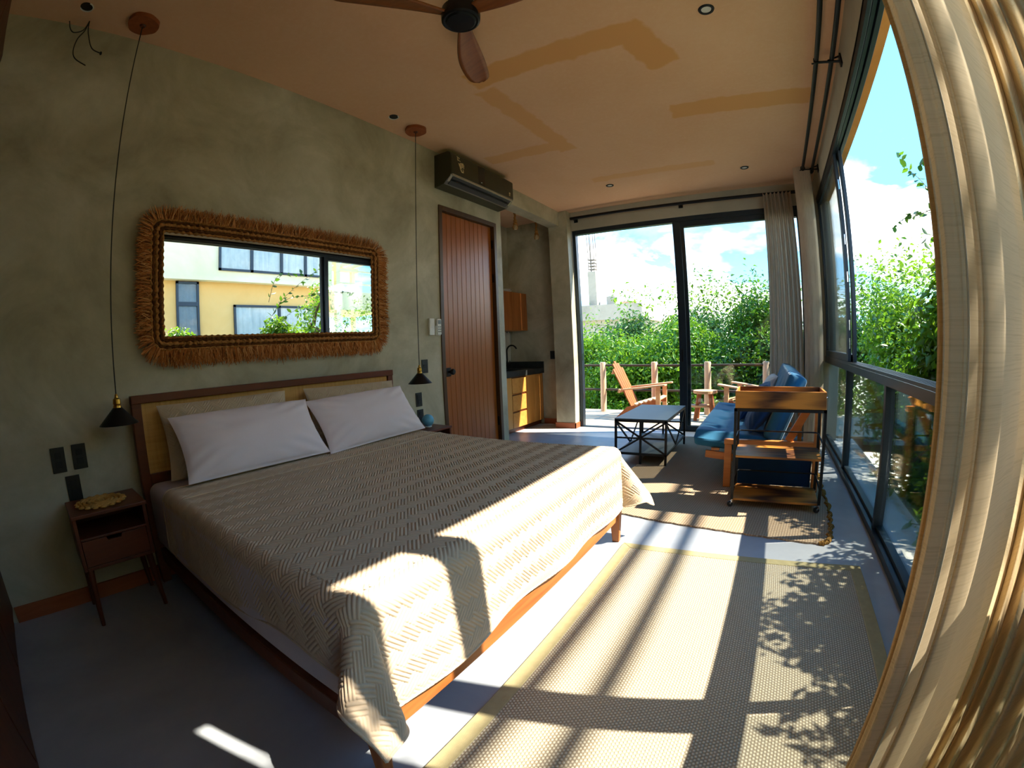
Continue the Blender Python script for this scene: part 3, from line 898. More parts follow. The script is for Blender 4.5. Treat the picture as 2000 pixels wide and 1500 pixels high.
idx = np.arange(nu * nv).reshape(nu, nv)
F = np.stack([idx[:-1, :-1], idx[1:, :-1], idx[1:, 1:], idx[:-1, 1:]], -1).reshape(-1, 4)
q = thing('quilt', 'taupe quilt with raised basket-weave stitching spread over the bed', 'quilt', (1.2, -1.44, 0.2))
fastmesh('quilted_cover', P.reshape(-1, 3), F, 'quilt_cotton', q, smooth=True)
# turned-back border seam across the head end
def rope_on(us, vs, r, lift=0.004):
    p = drape(np.array(us), np.array(vs)); p[:, 2] += lift
    return [tuple(x) for x in p]
vs = np.linspace(YE0 - 0.20, YE1 + 0.25, 90)
us = 0.66 + 0.02 * np.sin(vs * 4)
MB().tube(rope_on(us, vs, 0.004, 0.006), 0.0045, 6).build('seam', 'quilt_cotton', q, smooth=60)
hem = MB()
hem.tube([tuple(x) for x in P[:, 0]], 0.005, 6); hem.tube([tuple(x) for x in P[-1, :]], 0.005, 6); hem.tube([tuple(x) for x in P[:, -1]], 0.005, 6); hem.tube([tuple(x) for x in P[0, :]], 0.005, 6)
hem.build('hem_binding', 'quilt_cotton', q, smooth=60)

# ------------------------------------------------------------------ pillows
def pillow(name, label, w, hgt_, th, c, tilt, mat, seed, weave=False, yaw=0, roll=0, group=None, n=56):
    n = 190 if weave else n
    s = np.linspace(-1, 1, n)
    A, Bq = np.meshgrid(s, s, indexing='ij')
    r = np.random.default_rng(seed)
    pin = 1 - 0.055 * (A ** 2) * (1 - 0 * Bq)        # edges drawn in between the corners
    ex = 1 - 0.03 * (1 - Bq ** 2); ey = 1 - 0.02 * (1 - A ** 2)
    X = A * w / 2 * (0.97 + 0.03 * Bq ** 2) * ex / ex.max(); Y = Bq * hgt_ / 2 * ey / ey.max()
    prof = (np.clip(1 - np.abs(A) ** 2.6, 0, 1) ** 0.55) * (np.clip(1 - np.abs(Bq) ** 2.6, 0, 1) ** 0.55)
    wr = 0.016 * smooth_noise(A * 2, Bq * 2, seed, 9, (2, 6)) * prof
    cr = 0.010 * np.sin((np.abs(A) - np.abs(Bq)) * 16 + seed) * np.clip(np.abs(A) + np.abs(Bq) - 0.75, 0, 1) * prof
    hh = th / 2 * prof
    wv_ = 0.006 * weave_h(X + 3, Y + 3, 0.036) * np.clip(prof * 3, 0, 1) if weave else 0
    top = np.stack([X, Y, hh + wr + cr + wv_], -1); bot = np.stack([X, Y, -hh + wr * 0.3], -1)
    M = Matrix.Rotation(yaw, 3, 'Z') @ Matrix.Rotation(tilt, 3, 'Y') @ Matrix(((0, 1, 0), (1, 0, 0), (0, 0, -1))).inverted() if False else None
    # local frame: width along world y, height up the tilt, thickness along the facing direction (+x up-tilted)
    up = np.array([-math.sin(tilt), 0, math.cos(tilt)]); nrm = np.array([math.cos(tilt), 0, math.sin(tilt)]); wy = np.array([0, 1.0, 0])
    if roll:
        wy, up = wy * math.cos(roll) + up * math.sin(roll), up * math.cos(roll) - wy * math.sin(roll)
    if yaw:
        rz = np.array([[math.cos(yaw), -math.sin(yaw), 0], [math.sin(yaw), math.cos(yaw), 0], [0, 0, 1]])
        wy, up, nrm = rz @ wy, rz @ up, rz @ nrm
    def tr(Q): return np.array(c) + Q[..., 0:1] * wy + Q[..., 1:2] * up + Q[..., 2:3] * nrm
    V = np.concatenate([tr(top).reshape(-1, 3), tr(bot).reshape(-1, 3)])
    ix = np.arange(n * n).reshape(n, n)
    f1 = np.stack([ix[:-1, :-1], ix[1:, :-1], ix[1:, 1:], ix[:-1, 1:]], -1).reshape(-1, 4)
    f2 = f1[:, ::-1] + n * n
    rim = [ix[:, 0], ix[-1, :], ix[::-1, -1], ix[0, ::-1]]
    rl = np.concatenate([q_[:-1] for q_ in rim]); rn = np.roll(rl, -1)
    f3 = np.stack([rl, rl + n * n, rn + n * n, rn], -1)
    o = fastmesh(name, V, np.concatenate([f1, f2, f3]), mat, None, smooth=True)
    return tag(o, label, 'pillow', group)
g = 'pillows on the bed'
pillow('sham_pillow', 'taupe quilted sham against the headboard at the left', 0.84, 0.42, 0.13, (0.195, -1.90, 0.815), R(16), 'quilt_cotton', 3, True, group=g)
pillow('sham_pillow', 'taupe quilted sham against the headboard at the right', 0.84, 0.42, 0.13, (0.195, -0.92, 0.805), R(16), 'quilt_cotton', 4, True, roll=R(-1), group=g)
pillow('bed_pillow', 'long lilac-grey pillow in front of the left quilted sham', 0.90, 0.40, 0.17, (0.375, -1.845, 0.795), R(37), 'pillow_cotton', 5, group=g)
pillow('bed_pillow', 'lilac-grey pillow in front of the right quilted sham', 0.90, 0.40, 0.17, (0.375, -0.955, 0.79), R(37), 'pillow_cotton', 8, roll=R(1.5), group=g)

# ------------------------------------------------------------------ nightstands
def nightstand(x0, x1, y0, y1, label):
    t = thing('nightstand', label, 'nightstand', ((x0 + x1) / 2, (y0 + y1) / 2, 0), 'nightstands beside the bed')
    B(x0, x1 + 0.01, y0 - 0.005, y1 + 0.005, 0.557, 0.575).build('top', 'dark_teak_y', t, bevel=0.003)
    c = MB(); c.box(x0, x1, y0, y0 + 0.018, 0.295, 0.557); c.box(x0, x1, y1 - 0.018, y1, 0.295, 0.557); c.box(x0, x0 + 0.012, y0, y1, 0.295, 0.557); c.box(x0, x1, y0 + 0.018, y1 - 0.018, 0.295, 0.312); c.box(x0, x1, y0 + 0.018, y1 - 0.018, 0.445, 0.457)
    c.build('carcass', 'dark_teak', t, bevel=0.002)
    ym = (y0 + y1) / 2
    d = MB().prism([(y0 + 0.021, 0.315), (y1 - 0.021, 0.315), (y1 - 0.021, 0.443), (ym + 0.04, 0.443), (ym + 0.034, 0.425), (ym - 0.034, 0.425), (ym - 0.04, 0.443), (y0 + 0.021, 0.443)], x1 - 0.016, x1 + 0.002, lambda a, b, c: (c, a, b))
    d.build('drawer', 'dark_teak_y', t, bevel=0.001)
    for lx, ly, sx, sy in ((x0 + 0.03, y0 + 0.03, 0, -1), (x1 - 0.03, y0 + 0.03, 1, -1), (x0 + 0.03, y1 - 0.03, 0, 1), (x1 - 0.03, y1 - 0.03, 1, 1)):
        MB().tube([(lx, ly, 0.297), (lx + sx * 0.02, ly + sy * 0.018, 0.0)], [0.019, 0.011], 12).build('leg', 'dark_teak', t, smooth=50)
    return t
nightstand(0.03, 0.355, -2.87, -2.50, 'dark wooden nightstand with a drawer left of the bed')
nightstand(0.03, 0.355, -0.395, -0.04, 'dark wooden nightstand behind the right side of the bed')
t = thing('doily', 'round crocheted straw doily on the left nightstand', 'doily', (0.195, -2.70, 0.575))
for r_i, r in enumerate((0.02, 0.042, 0.064, 0.086, 0.106)):
    nn = max(8, int(r * 330))
    pts = [(0.195 + (r + 0.004 * math.sin(k * 2.6)) * math.cos(2 * PI * k / nn), -2.70 + (r + 0.004 * math.sin(k * 2.6)) * math.sin(2 * PI * k / nn), 0.580 + 0.003 * (k % 2)) for k in range(nn)]
    MB().tube(pts, 0.009, 6, closed=True).build('crochet_ring', 'doily_straw', t, smooth=60)
for k in range(18):
    a = 2 * PI * k / 18
    MB().lathe([(0, 0), (0.014, 0.002), (0.016, 0.007), (0.009, 0.012), (0, 0.012)], (0.195 + 0.122 * math.cos(a), -2.70 + 0.122 * math.sin(a), 0.576), 10).build('edge_loop', 'doily_straw', t, smooth=50)
t = thing('blue_globe', 'small light-blue globe beside the right pillow', 'globe lamp', (0.21, -0.17, 0.575))
MB().lathe([(0.0, 0.002)] + [(0.052 * math.sin(a), 0.056 - 0.052 * math.cos(a)) for a in np.linspace(0.3, PI, 16)], (0.21, -0.17, 0.575), 24).build('globe', 'blue_ball', t, smooth=60)
MB().lathe([(0.03, 0), (0.032, 0.006), (0.02, 0.010)], (0.21, -0.17, 0.575), 20).build('base', 'white_plastic', t, smooth=40)

# ------------------------------------------------------------------ mirror with raffia fringe
my0, my1, mz0, mz1 = -2.215, -0.595, 1.395, 2.003
mi = thing('wall_mirror', 'long wall mirror framed with brown raffia fringe above the bed', 'mirror', (0.03, -1.40, 1.22))
def rrect(y0, y1, z0, z1, r, per=8, n_side=40):
    pts = []
    for cy_, cz, a0 in ((y1 - r, z1 - r, 0), (y0 + r, z1 - r, PI / 2), (y0 + r, z0 + r, PI), (y1 - r, z0 + r, 1.5 * PI)):
        for k in range(per + 1):
            a = a0 + PI / 2 * k / per
            pts.append((cy_ + r * math.cos(a), cz + r * math.sin(a)))
    # resample evenly
    P_ = np.array(pts + [pts[0]]); s_ = np.r_[0, np.cumsum(np.linalg.norm(np.diff(P_, axis=0), axis=1))]
    def at(n):
        q_ = np.linspace(0, s_[-1], n, endpoint=False)
        return np.stack([np.interp(q_, s_, P_[:, 0]), np.interp(q_, s_, P_[:, 1])], 1)
    return at, s_[-1]
at0, _ = rrect(my0 - 0.07, my1 + 0.07, mz0 - 0.07, mz1 + 0.07, 0.07)
MB().prism([tuple(p) for p in at0(120)], 0.002, 0.036, lambda a, b, c: (c, a, b)).build('backing_board', 'dark_teak', mi)
B(0.036, 0.041, my0, my1, mz0, mz1).build('mirror_glass', 'mirror_silver', mi)
for k, (o_, rad) in enumerate(((0.006, 0.008), (0.022, 0.011), (0.042, 0.012), (0.060, 0.009), (0.074, 0.008))):
    at, ln = rrect(my0 - o_, my1 + o_, mz0 - o_, mz1 + o_, max(0.012, o_ * 1.0))
    n = int(ln / 0.012)
    c_ = at(n)
    pts = [(0.043 + 0.0035 * math.sin(i * 1.7 + k), p[0], p[1]) for i, p in enumerate(c_)]
    rad_ = [rad * (1 + 0.40 * math.sin(i * 2 * PI / 3.3 + k)) for i in range(n)]
    MB().tube(pts, rad_, 7, closed=True).build('braided_band', ('braid_fibre', 'braid_dark')[k % 2], mi, smooth=50)
at, ln = rrect(my0 - 0.075, my1 + 0.075, mz0 - 0.075, mz1 + 0.075, 0.085)
NS = 5200
c_ = at(NS); nxt = np.roll(c_, -1, 0); tan = nxt - c_; tan /= np.linalg.norm(tan, axis=1)[:, None] + 1e-9
nor = np.stack([tan[:, 1], -tan[:, 0]], 1)
ctr = np.array([(my0 + my1) / 2, (mz0 + mz1) / 2])
nor *= np.sign(((c_ - ctr) * nor).sum(1))[:, None]
clump = np.sin(np.arange(NS) * 2 * PI / 29) * 0.35 + rng.normal(0, 0.22, NS)
ln_ = 0.082 + 0.006 * np.sin(np.arange(NS) * 0.05) + rng.normal(0, 0.011, NS)
dirr = nor + tan * clump[:, None]
dirr /= np.linalg.norm(dirr, axis=1)[:, None]
x0_ = 0.030 + rng.uniform(0, 0.022, NS); xl = rng.uniform(-0.012, 0.028, NS)
sag = rng.normal(0, 0.012, NS)
wd_ = rng.uniform(0.0018, 0.0042, NS)
VS = []
for k in range(4):
    t = k / 3
    p2 = c_ + dirr * (ln_ * t)[:, None] + tan * (sag * t * t)[:, None]
    p2[:, 1] -= 0.010 * t * t
    xx = np.maximum(x0_ + xl * t, 0.004)
    w_ = wd_ * (1 - 0.6 * t)
    for sg in (-1, 1):
        VS.append(np.stack([xx + sg * w_ * 0.5, p2[:, 0] + sg * tan[:, 0] * w_, p2[:, 1] + sg * tan[:, 1] * w_], 1))
VS = np.stack(VS, 1)          # NS x 8 x 3
base = (np.arange(NS) * 8)[:, None]
F = np.concatenate([base + np.array([[2 * k, 2 * k + 1, 2 * k + 3, 2 * k + 2]]) for k in range(3)], 0)
fo = fastmesh('raffia_fringe', VS.reshape(-1, 3), F, 'raffia', mi)
tone = np.repeat(np.clip(0.5 + 0.22 * np.sin(np.arange(NS) * 0.35) + rng.normal(0, 0.25, NS), 0, 1), 8).astype(np.float32)
at_ = fo.data.attributes.new('tone', 'FLOAT', 'POINT'); at_.data.foreach_set('value', tone)
stuff(fo)

# ------------------------------------------------------------------ rugs
rg = thing('sisal_rug', 'woven beige sisal rug with a cloth border at the foot of the bed', 'rug', (2.74, -1.6, 0))
A_ = [(2.04, -0.50), (3.42, -0.455), (3.43, -2.78), (2.07, -2.78)]
ctr = (sum(p[0] for p in A_) / 4, sum(p[1] for p in A_) / 4)
def inset(poly, d):
    out = []
    n = len(poly)
    for i in range(n):
        p0 = np.array(poly[i - 1]); p1 = np.array(poly[i]); p2 = np.array(poly[(i + 1) % n])
        e1 = (p1 - p0) / np.linalg.norm(p1 - p0); e2 = (p2 - p1) / np.linalg.norm(p2 - p1)
        n1 = np.array([e1[1], -e1[0]]); n2 = np.array([e2[1], -e2[0]])
        b_ = (n1 + n2) / (1 + n1.dot(n2))
        out.append(tuple(p1 + b_ * d))
    return out
IN = inset(A_, 0.062)
MB().prism(IN, 0.001, 0.010).build('woven_field', 'sisal_rug', rg)
for i in range(4):
    j = (i + 1) % 4
    MB().prism([A_[i], A_[j], IN[j], IN[i]], 0.0005, 0.0125).build('border_strip', 'rug_border', rg, bevel=0.003)
jr = thing('jute_rug', 'chunky brown jute rug under the sofa and the rolling cart', 'rug', (2.5, 1.2, 0))
core = [(1.62, 0.02), (1.88, -0.03), (2.21, -0.09), (2.56, -0.125), (2.90, -0.162), (3.20, -0.19), (3.265, -0.12), (3.30, 0.10), (3.325, 0.45), (3.32, 0.9), (3.325, 1.3), (3.31, 1.9), (3.28, 2.62), (2.5, 2.70), (1.62, 2.66), (1.58, 1.4)]
den = catmull(core, 8, True)
cc = np.mean(den, 0)
jag = [(p[0] + 0.006 * math.sin(i * 1.9) + 0.004 * math.sin(i * 4.1), p[1] + 0.004 * math.sin(i * 2.3)) for i, p in enumerate(den)]
MB().prism(jag, 0.001, 0.012).build('woven_field', 'jute_rug', jr)
edge_pts = [p for p in den if p[0] > 3.18]
pts = [(p[0] + 0.012 + 0.012 * math.sin(i * 2.1), p[1], 0.008 + 0.003 * (i % 2)) for i, p in enumerate(edge_pts)]
MB().tube(pts, [0.014 + 0.006 * math.sin(i * 1.3) for i in range(len(pts))], 6).build('frayed_edge', 'jute_edge_fibre', jr, smooth=60)

# ------------------------------------------------------------------ coffee table
ct = thing('coffee_table', 'dark metal coffee table with crossed side bars and a lower shelf', 'table', (1.61, 1.82, 0))
tx0, tx1, ty0, ty1, tz = 1.335, 1.885, 1.30, 2.335, 0.472
B(tx0, tx1, ty0, ty1, tz - 0.012, tz).build('top', 'table_metal', ct, bevel=0.002)
fm = MB(); 
for y in (ty0, ty1 - 0.022): fm.box(tx0, tx1, y, y + 0.022, tz - 0.034, tz - 0.012)
for x in (tx0, tx1 - 0.022): fm.box(x, x + 0.022, ty0, ty1, tz - 0.034, tz - 0.012)
fm.build('top_frame', 'black_metal', ct)
B(tx0 + 0.01, tx1 - 0.01, ty0 + 0.01, ty1 - 0.01, 0.118, 0.128).build('shelf', 'table_metal', ct)
for x in (tx0, tx1 - 0.022):
    for y in (ty0, ty1 - 0.022):
        B(x, x + 0.022, y, y + 0.022, 0.012, tz - 0.012).build('leg', 'black_metal', ct)
ym = (ty0 + ty1) / 2; xm = (tx0 + tx1) / 2
for x in (tx0 + 0.011, tx1 - 0.011):
    B(x - 0.009, x + 0.009, ty0, ty1, 0.103, 0.121).build('stretcher', 'black_metal', ct)
    MB().beam((x, ty0, tz - 0.03), (x, ym, 0.12), 0.012, 0.018).build('cross_bar', 'black_metal', ct)
    MB().beam((x, ty1, tz - 0.03), (x, ym, 0.12), 0.012, 0.018).build('cross_bar', 'black_metal', ct)
for y in (ty0 + 0.011, ty1 - 0.011):
    B(xm - 0.010, xm + 0.010, y - 0.010, y + 0.010, 0.012, tz - 0.02).build('mid_post', 'black_metal', ct)
    B(tx0, tx1, y - 0.009, y + 0.009, 0.103, 0.121).build('stretcher', 'black_metal', ct)
    B(tx0, tx1, y - 0.008, y + 0.008, 0.268, 0.284).build('stretcher', 'black_metal', ct)
    MB().beam((tx0 + 0.01, y, tz - 0.03), (tx1 - 0.01, y, 0.12), 0.012, 0.018).build('cross_bar', 'black_metal', ct)
    MB().beam((tx0 + 0.01, y, 0.12), (tx1 - 0.01, y, tz - 0.03), 0.010, 0.018).build('cross_bar', 'black_metal', ct)

# ------------------------------------------------------------------ sofa
sf = thing('futon_sofa', 'blue cushioned sofa with an orange wood frame along the right windows', 'sofa', (2.8, 1.8, 0))
for y in (0.79, 2.74):
    B(2.50, 2.56, y, y + 0.045, 0.012, 0.378).build('front_leg', 'sofa_wood', sf, bevel=0.004)
    B(3.225, 3.275, y, y + 0.045, 0.012, 0.72).build('back_leg', 'sofa_wood', sf, bevel=0.004)
    B(2.495, 3.225, y - 0.002, y + 0.047, 0.378, 0.42).build('arm_rail', 'sofa_wood', sf, bevel=0.004)
    MB().beam((3.02, y + 0.03, 0.42), (3.235, y + 0.03, 0.80), 0.03, 0.062, (1, 0, 0)).build('back_brace', 'sofa_wood', sf, bevel=0.004)
    MB().beam((2.33, y + 0.075, 0.275), (3.15, y + 0.075, 0.20), 0.03, 0.062).build('seat_rail', 'sofa_wood', sf, bevel=0.004)
for x, z in ((2.38, 0.305), (2.66, 0.282), (2.94, 0.258)):
    B(x, x + 0.07, 0.86, 2.72, z, z + 0.02).build('seat_slat', 'sofa_wood', sf)
def tufted(n1, n2, L1, L2, T, rows, cols, depth=0.03):
    a = np.linspace(-1, 1, n1); b_ = np.linspace(-1, 1, n2)
    A, Bb = np.meshgrid(a, b_, indexing='ij')
    pr = (np.clip(1 - np.abs(A) ** 26, 0, 1) ** 0.35) * (np.clip(1 - np.abs(Bb) ** 60, 0, 1) ** 0.35)
    dip = 0
    for i in range(rows):
        for j in range(cols):
            ca = -1 + (2 * i + 1) / rows; cb = -1 + (2 * j + 1) / cols
            dip = dip + np.exp(-(((A - ca) * L1 / 2) ** 2 + ((Bb - cb) * L2 / 2) ** 2) / 0.0035)
    return A * L1 / 2, Bb * L2 / 2, T / 2 * pr - depth * dip * pr, -T / 2 * pr
def cushion(name, o, ax, ay, an, L1, L2, T, mat, parent, rows=2, cols=4, n1=64, n2=120, depth=0.025):
    X, Y, Z1, Z2 = tufted(n1, n2, L1, L2, T, rows, cols, depth)
    o = np.array(o); ax = np.array(ax); ay = np.array(ay); an = np.array(an)
    V1 = o + X[..., None] * ax + Y[..., None] * ay + Z1[..., None] * an
    V2 = o + X[..., None] * ax + Y[..., None] * ay + Z2[..., None] * an
    ix = np.arange(n1 * n2).reshape(n1, n2)
    f1 = np.stack([ix[:-1, :-1], ix[1:, :-1], ix[1:, 1:], ix[:-1, 1:]], -1).reshape(-1, 4)
    rim = [ix[:, 0], ix[-1, :], ix[::-1, -1], ix[0, ::-1]]
    rl = np.concatenate([q_[:-1] for q_ in rim]); rn = np.roll(rl, -1)
    f3 = np.stack([rl, rl + n1 * n2, rn + n1 * n2, rn], -1)
    return fastmesh(name, np.concatenate([V1.reshape(-1, 3), V2.reshape(-1, 3)]), np.concatenate([f1, f1[:, ::-1] + n1 * n2, f3]), mat, parent, smooth=True)
sn = np.array([0.09, 0, 1.0]); sn /= np.linalg.norm(sn); sxv = np.array([sn[2], 0, -sn[0]])
cushion('seat_cushion', (2.60, 1.80, 0.375), sxv, (0, 1, 0), sn, 0.76, 1.86, 0.15, 'sofa_blue', sf)
bu = np.array([0.215, 0, 0.53]); bu /= np.linalg.norm(bu); bn = np.array([-bu[2], 0, bu[0]])
cushion('back_cushion', np.array([2.91, 1.80, 0.70]) + 0.085 * np.array([bu[2], 0, -bu[0]]), bu, (0, 1, 0), bn, 0.58, 1.86, 0.165, 'sofa_blue', sf)
B(2.58, 3.22, 0.842, 0.856, 0.04, 0.372).build('side_skirt', 'navy_cloth', sf)
for k in range(2):
    B(2.22 + k * 0.0, 2.226, 0.9 + k * 0.93, 1.78 + k * 0.93, 0.388, 0.391).build('zip_seam', 'white_plastic', sf)
g = 'scatter cushions on the sofa'
pillow('throw_pillow', 'dark navy pillow leaning at the near end of the blue sofa', 0.46, 0.44, 0.15, (2.80, 1.12, 0.63), R(38), 'navy_cloth', 21, yaw=R(188), group=g)
pillow('throw_pillow', 'navy and white trimmed pillow at the middle of the blue sofa', 0.44, 0.44, 0.14, (2.72, 1.72, 0.63), R(38), 'navy_cloth', 22, yaw=R(176), group=g)
pillow('throw_pillow', 'round white pillow at the far end of the blue sofa', 0.44, 0.40, 0.16, (2.84, 2.42, 0.66), R(30), 'white_cloth', 23, yaw=R(184), group=g)

# ------------------------------------------------------------------ rolling cart
kt = thing('rolling_cart', 'rustic wood and black metal rolling cart behind the sofa end', 'cart', (2.93, 0.5, 0))
cx0, cx1, cy0, cy1 = 2.605, 3.255, 0.32, 0.70
for x in (cx0, cx1 - 0.02):
    for y in (cy0, cy1 - 0.02):
        B(x, x + 0.02, y, y + 0.02, 0.072, 0.745).build('post', 'black_metal', kt)
        ca = MB(); ca.tube([(x + 0.01, y + 0.01, 0.072), (x + 0.01, y + 0.01, 0.055)], 0.008, 10); ca.beam((x + 0.01, y + 0.01, 0.057), (x - 0.004, y + 0.006, 0.038), 0.028, 0.010)
        cw = ca.build('caster', 'chrome', kt)
        MB().lathe([(0.006, -0.009), (0.020, -0.009), (0.023, 0), (0.020, 0.009), (0.006, 0.009)], (x - 0.002, y + 0.006, 0.0355), 16, 'Y').build('wheel', 'black_plastic', cw, smooth=40)
fr = MB()
for z in (0.725,):
    fr.box(cx0, cx1, cy0, cy0 + 0.018, z, z + 0.02); fr.box(cx0, cx1, cy1 - 0.018, cy1, z, z + 0.02); fr.box(cx0, cx0 + 0.018, cy0, cy1, z, z + 0.02); fr.box(cx1 - 0.018, cx1, cy0, cy1, z, z + 0.02)
fr.build('top_frame', 'black_metal', kt)
for z in (0.405, 0.082):
    s_ = B(cx0 + 0.012, cx1 - 0.012, cy0 + 0.004, cy1 - 0.004, z - 0.016, z).build('shelf', 'rustic', kt, bevel=0.002)
    for pts in ([(cx0 + 0.03, cy1 - 0.01, z + 0.115), (cx1 - 0.03, cy1 - 0.01, z + 0.115)],
                [(cx0 + 0.01, cy0 + 0.02, z + 0.01), (cx0 + 0.01, cy0 + 0.05, z + 0.09), (cx0 + 0.015, cy1 - 0.05, z + 0.115), (cx0 + 0.03, cy1 - 0.01, z + 0.115)],
                [(cx1 - 0.01, cy0 + 0.02, z + 0.01), (cx1 - 0.01, cy0 + 0.05, z + 0.09), (cx1 - 0.015, cy1 - 0.05, z + 0.115), (cx1 - 0.03, cy1 - 0.01, z + 0.115)]):
        MB().tube(pts, 0.006, 8).build('guard_rail', 'black_metal', kt, smooth=60)
ty = thing('serving_tray', 'deep rustic wooden tray on top of the rolling cart', 'tray', (2.93, 0.51, 0.745))
a0, a1, b0, b1 = 2.612, 3.25, 0.325, 0.695
B(a0, a1, b0, b0 + 0.014, 0.746, 0.868).build('front_board', 'rustic', ty, bevel=0.002)
B(a0, a1, b1 - 0.014, b1, 0.746, 0.868).build('back_board', 'rustic', ty, bevel=0.002)
for x in (a0, a1 - 0.014):
    B(x, x + 0.014, b0 + 0.014, b1 - 0.014, 0.746, 0.868).build('side_board', 'rustic', ty, bevel=0.002)
B(a0 + 0.014, a1 - 0.014, b0 + 0.014, b1 - 0.014, 0.746, 0.756).build('bottom_board', 'rustic', ty)
MB().tube([(a1, 0.44, 0.81), (a1 + 0.02, 0.45, 0.815), (a1 + 0.02, 0.57, 0.815), (a1, 0.58, 0.81)], 0.005, 8).build('handle', 'chrome', ty, smooth=60)

# ================================================================== CURTAINS
def curtain(name, label, plan, z0, z1, mat, seed, hem=0.0, lean=(0, 0), group=None, per=7, rows=46, tight=0.0):
    c = np.array(catmull(plan, per))
    n = len(c); zs = np.linspace(z0, z1, rows)
    mid = c.mean(0)
    P = np.zeros((rows, n, 3))
    s = np.arange(n)
    r = np.random.default_rng(seed); ph = r.uniform(0, 6, 4)
    for i, z in enumerate(zs):
        f = (z1 - z) / (z1 - z0)
        sc_ = 1 - tight * (1 - f)
        wob = 0.010 * f * np.sin(s * 0.55 + ph[0] + 1.3 * f) + 0.006 * f * np.sin(s * 1.2 + ph[1] - 2 * f)
        P[i, :, 0] = mid[0] + (c[:, 0] - mid[0]) * sc_ + wob + lean[0] * (0.5 - f)
        P[i, :, 1] = mid[1] + (c[:, 1] - mid[1]) * sc_ + wob * 0.6 + lean[1] * (0.5 - f)
        P[i, :, 2] = z
    idx = np.arange(rows * n).reshape(rows, n)
    F = np.stack([idx[:-1, :-1], idx[1:, :-1], idx[1:, 1:], idx[:-1, 1:]], -1).reshape(-1, 4)
    t = thing(name, label, 'curtain', (float(mid[0]), float(mid[1]), z0), group)
    fastmesh('cloth_panel', P.reshape(-1, 3), F, mat, t, smooth=True)
    k = P[:, max(1, n // 12)]
    return t, P
g = 'linen curtains drawn open'
def polar(*pts):     # plan points round the standing corner by the windows: (bearing from +y, distance)
    return [(2.832 + d * math.sin(R(a)), -2.962 + d * math.cos(R(a))) for a, d in pts]
t, P = curtain('linen_curtain', 'big sheer linen curtain panel filling the right edge of the view', polar((20.3, 1.00), (20.7, 0.955), (22.0, 0.935), (23.4, 0.945), (24.3, 0.99), (25.6, 1.0), (27.0, 1.05), (28.2, 1.16), (29.5, 1.26), (31.5, 1.30), (34.0, 1.22)),
               0.02, 3.135, 'curtain_linen', 5, lean=(0.04, 0.02), group=g)
MB().tube([tuple(p + np.array([-0.002, -0.002, 0])) for p in P[:, 22]], 0.0022, 5).build('vertical_seam', 'curtain_lining', t, smooth=60)
MB().tube([tuple(p) for p in P[:, 0]], 0.006, 6).build('side_hem', 'curtain_linen', t, smooth=60)
t, P = curtain('linen_curtain', 'tightly pleated curtain in the lower right corner closest to the viewer', polar((29.6, 0.98), (30.3, 0.90), (31.0, 0.95), (31.9, 0.88), (32.8, 0.94), (33.8, 0.87), (35, 0.93), (36.5, 0.86), (38, 0.92), (40, 0.84), (42, 0.90), (45, 0.80), (48, 0.86), (52, 0.76), (56, 0.82), (61, 0.72), (66, 0.78), (74, 0.70)),
               0.02, 3.135, 'curtain_linen', 9, lean=(0.03, 0.02), group=g, per=6)
pl = []
for k in range(15):
    x = 2.845 + 0.033 * k
    pl.append((x, 2.955 + (0.06 if k % 2 else -0.06) + 0.012 * math.sin(k * 2.3)))
t, P = curtain('linen_curtain', 'pleated grey-beige curtain at the right end of the far sliding doors', pl, 0.03, 3.06, 'curtain_grey', 11, group=g, per=5, tight=0.25)
for k in range(2, 14, 2): MB().tube([(2.90 + 0.028 * k, 3.02, 3.045), (2.90 + 0.028 * k, 3.02, 3.09)], 0.004, 6).build('hook', 'black_metal', t)
pl = [(3.27, 2.44), (3.33, 2.405), (3.40, 2.42), (3.455, 2.455), (3.47, 2.52), (3.41, 2.575), (3.34, 2.60), (3.36, 2.66), (3.45, 2.69), (3.49, 2.73), (3.43, 2.78), (3.36, 2.80), (3.40, 2.86), (3.44, 2.90)]
t, P = curtain('linen_curtain', 'grommet-top curtain in the far right corner between the two window walls', pl, 0.03, 3.175, 'curtain_grey', 13, group=g, per=7)
for x, y, z in ((3.382, 2.415, 3.148), (3.485, 2.50, 3.142)):
    pts = [(x + 0.024 * math.cos(a), y - 0.005, z + 0.024 * math.sin(a)) for a in np.linspace(0, 2 * PI, 18, endpoint=False)]
    MB().tube(pts, 0.006, 6, closed=True).build('grommet', 'black_metal', t, smooth=60)

# ================================================================== KITCHEN NICHE
kb = thing('kitchen_base_cabinet', 'light wooden kitchen base cabinet with three drawers in the niche', 'cabinet', (-0.83, 2.36, 0))
B(-1.105, -0.575, 1.42, 3.285, 0.07, 0.788).build('body', 'oak_cab_v', kb)
B(-1.105, -0.60, 1.42, 3.285, 0.0, 0.07).build('plinth', 'dark_teak', kb)
B(-0.573, -0.552, 1.425, 2.385, 0.072, 0.784).build('door', 'oak_cab_v', kb, bevel=0.002)
for z0, z1 in ((0.072, 0.30), (0.315, 0.545), (0.56, 0.784)):
    d = B(-0.573, -0.552, 2.395, 2.765, z0, z1 - 0.016).build('drawer', 'oak_cab', kb, bevel=0.002)
    B(-0.573, -0.562, 2.40, 2.76, z1 - 0.016, z1 - 0.004).build('finger_groove', 'dark_teak_y', d)
d = B(-0.573, -0.552, 2.775, 3.28, 0.072, 0.784).build('door', 'oak_cab_v', kb, bevel=0.002)
ku = thing('kitchen_wall_cabinet', 'orange-brown wooden wall cabinet in the kitchen niche', 'cabinet', (-0.94, 2.4, 1.455))
B(-1.108, -0.80, 1.44, 3.285, 1.455, 2.05).build('body', 'oak_cab_v', ku)
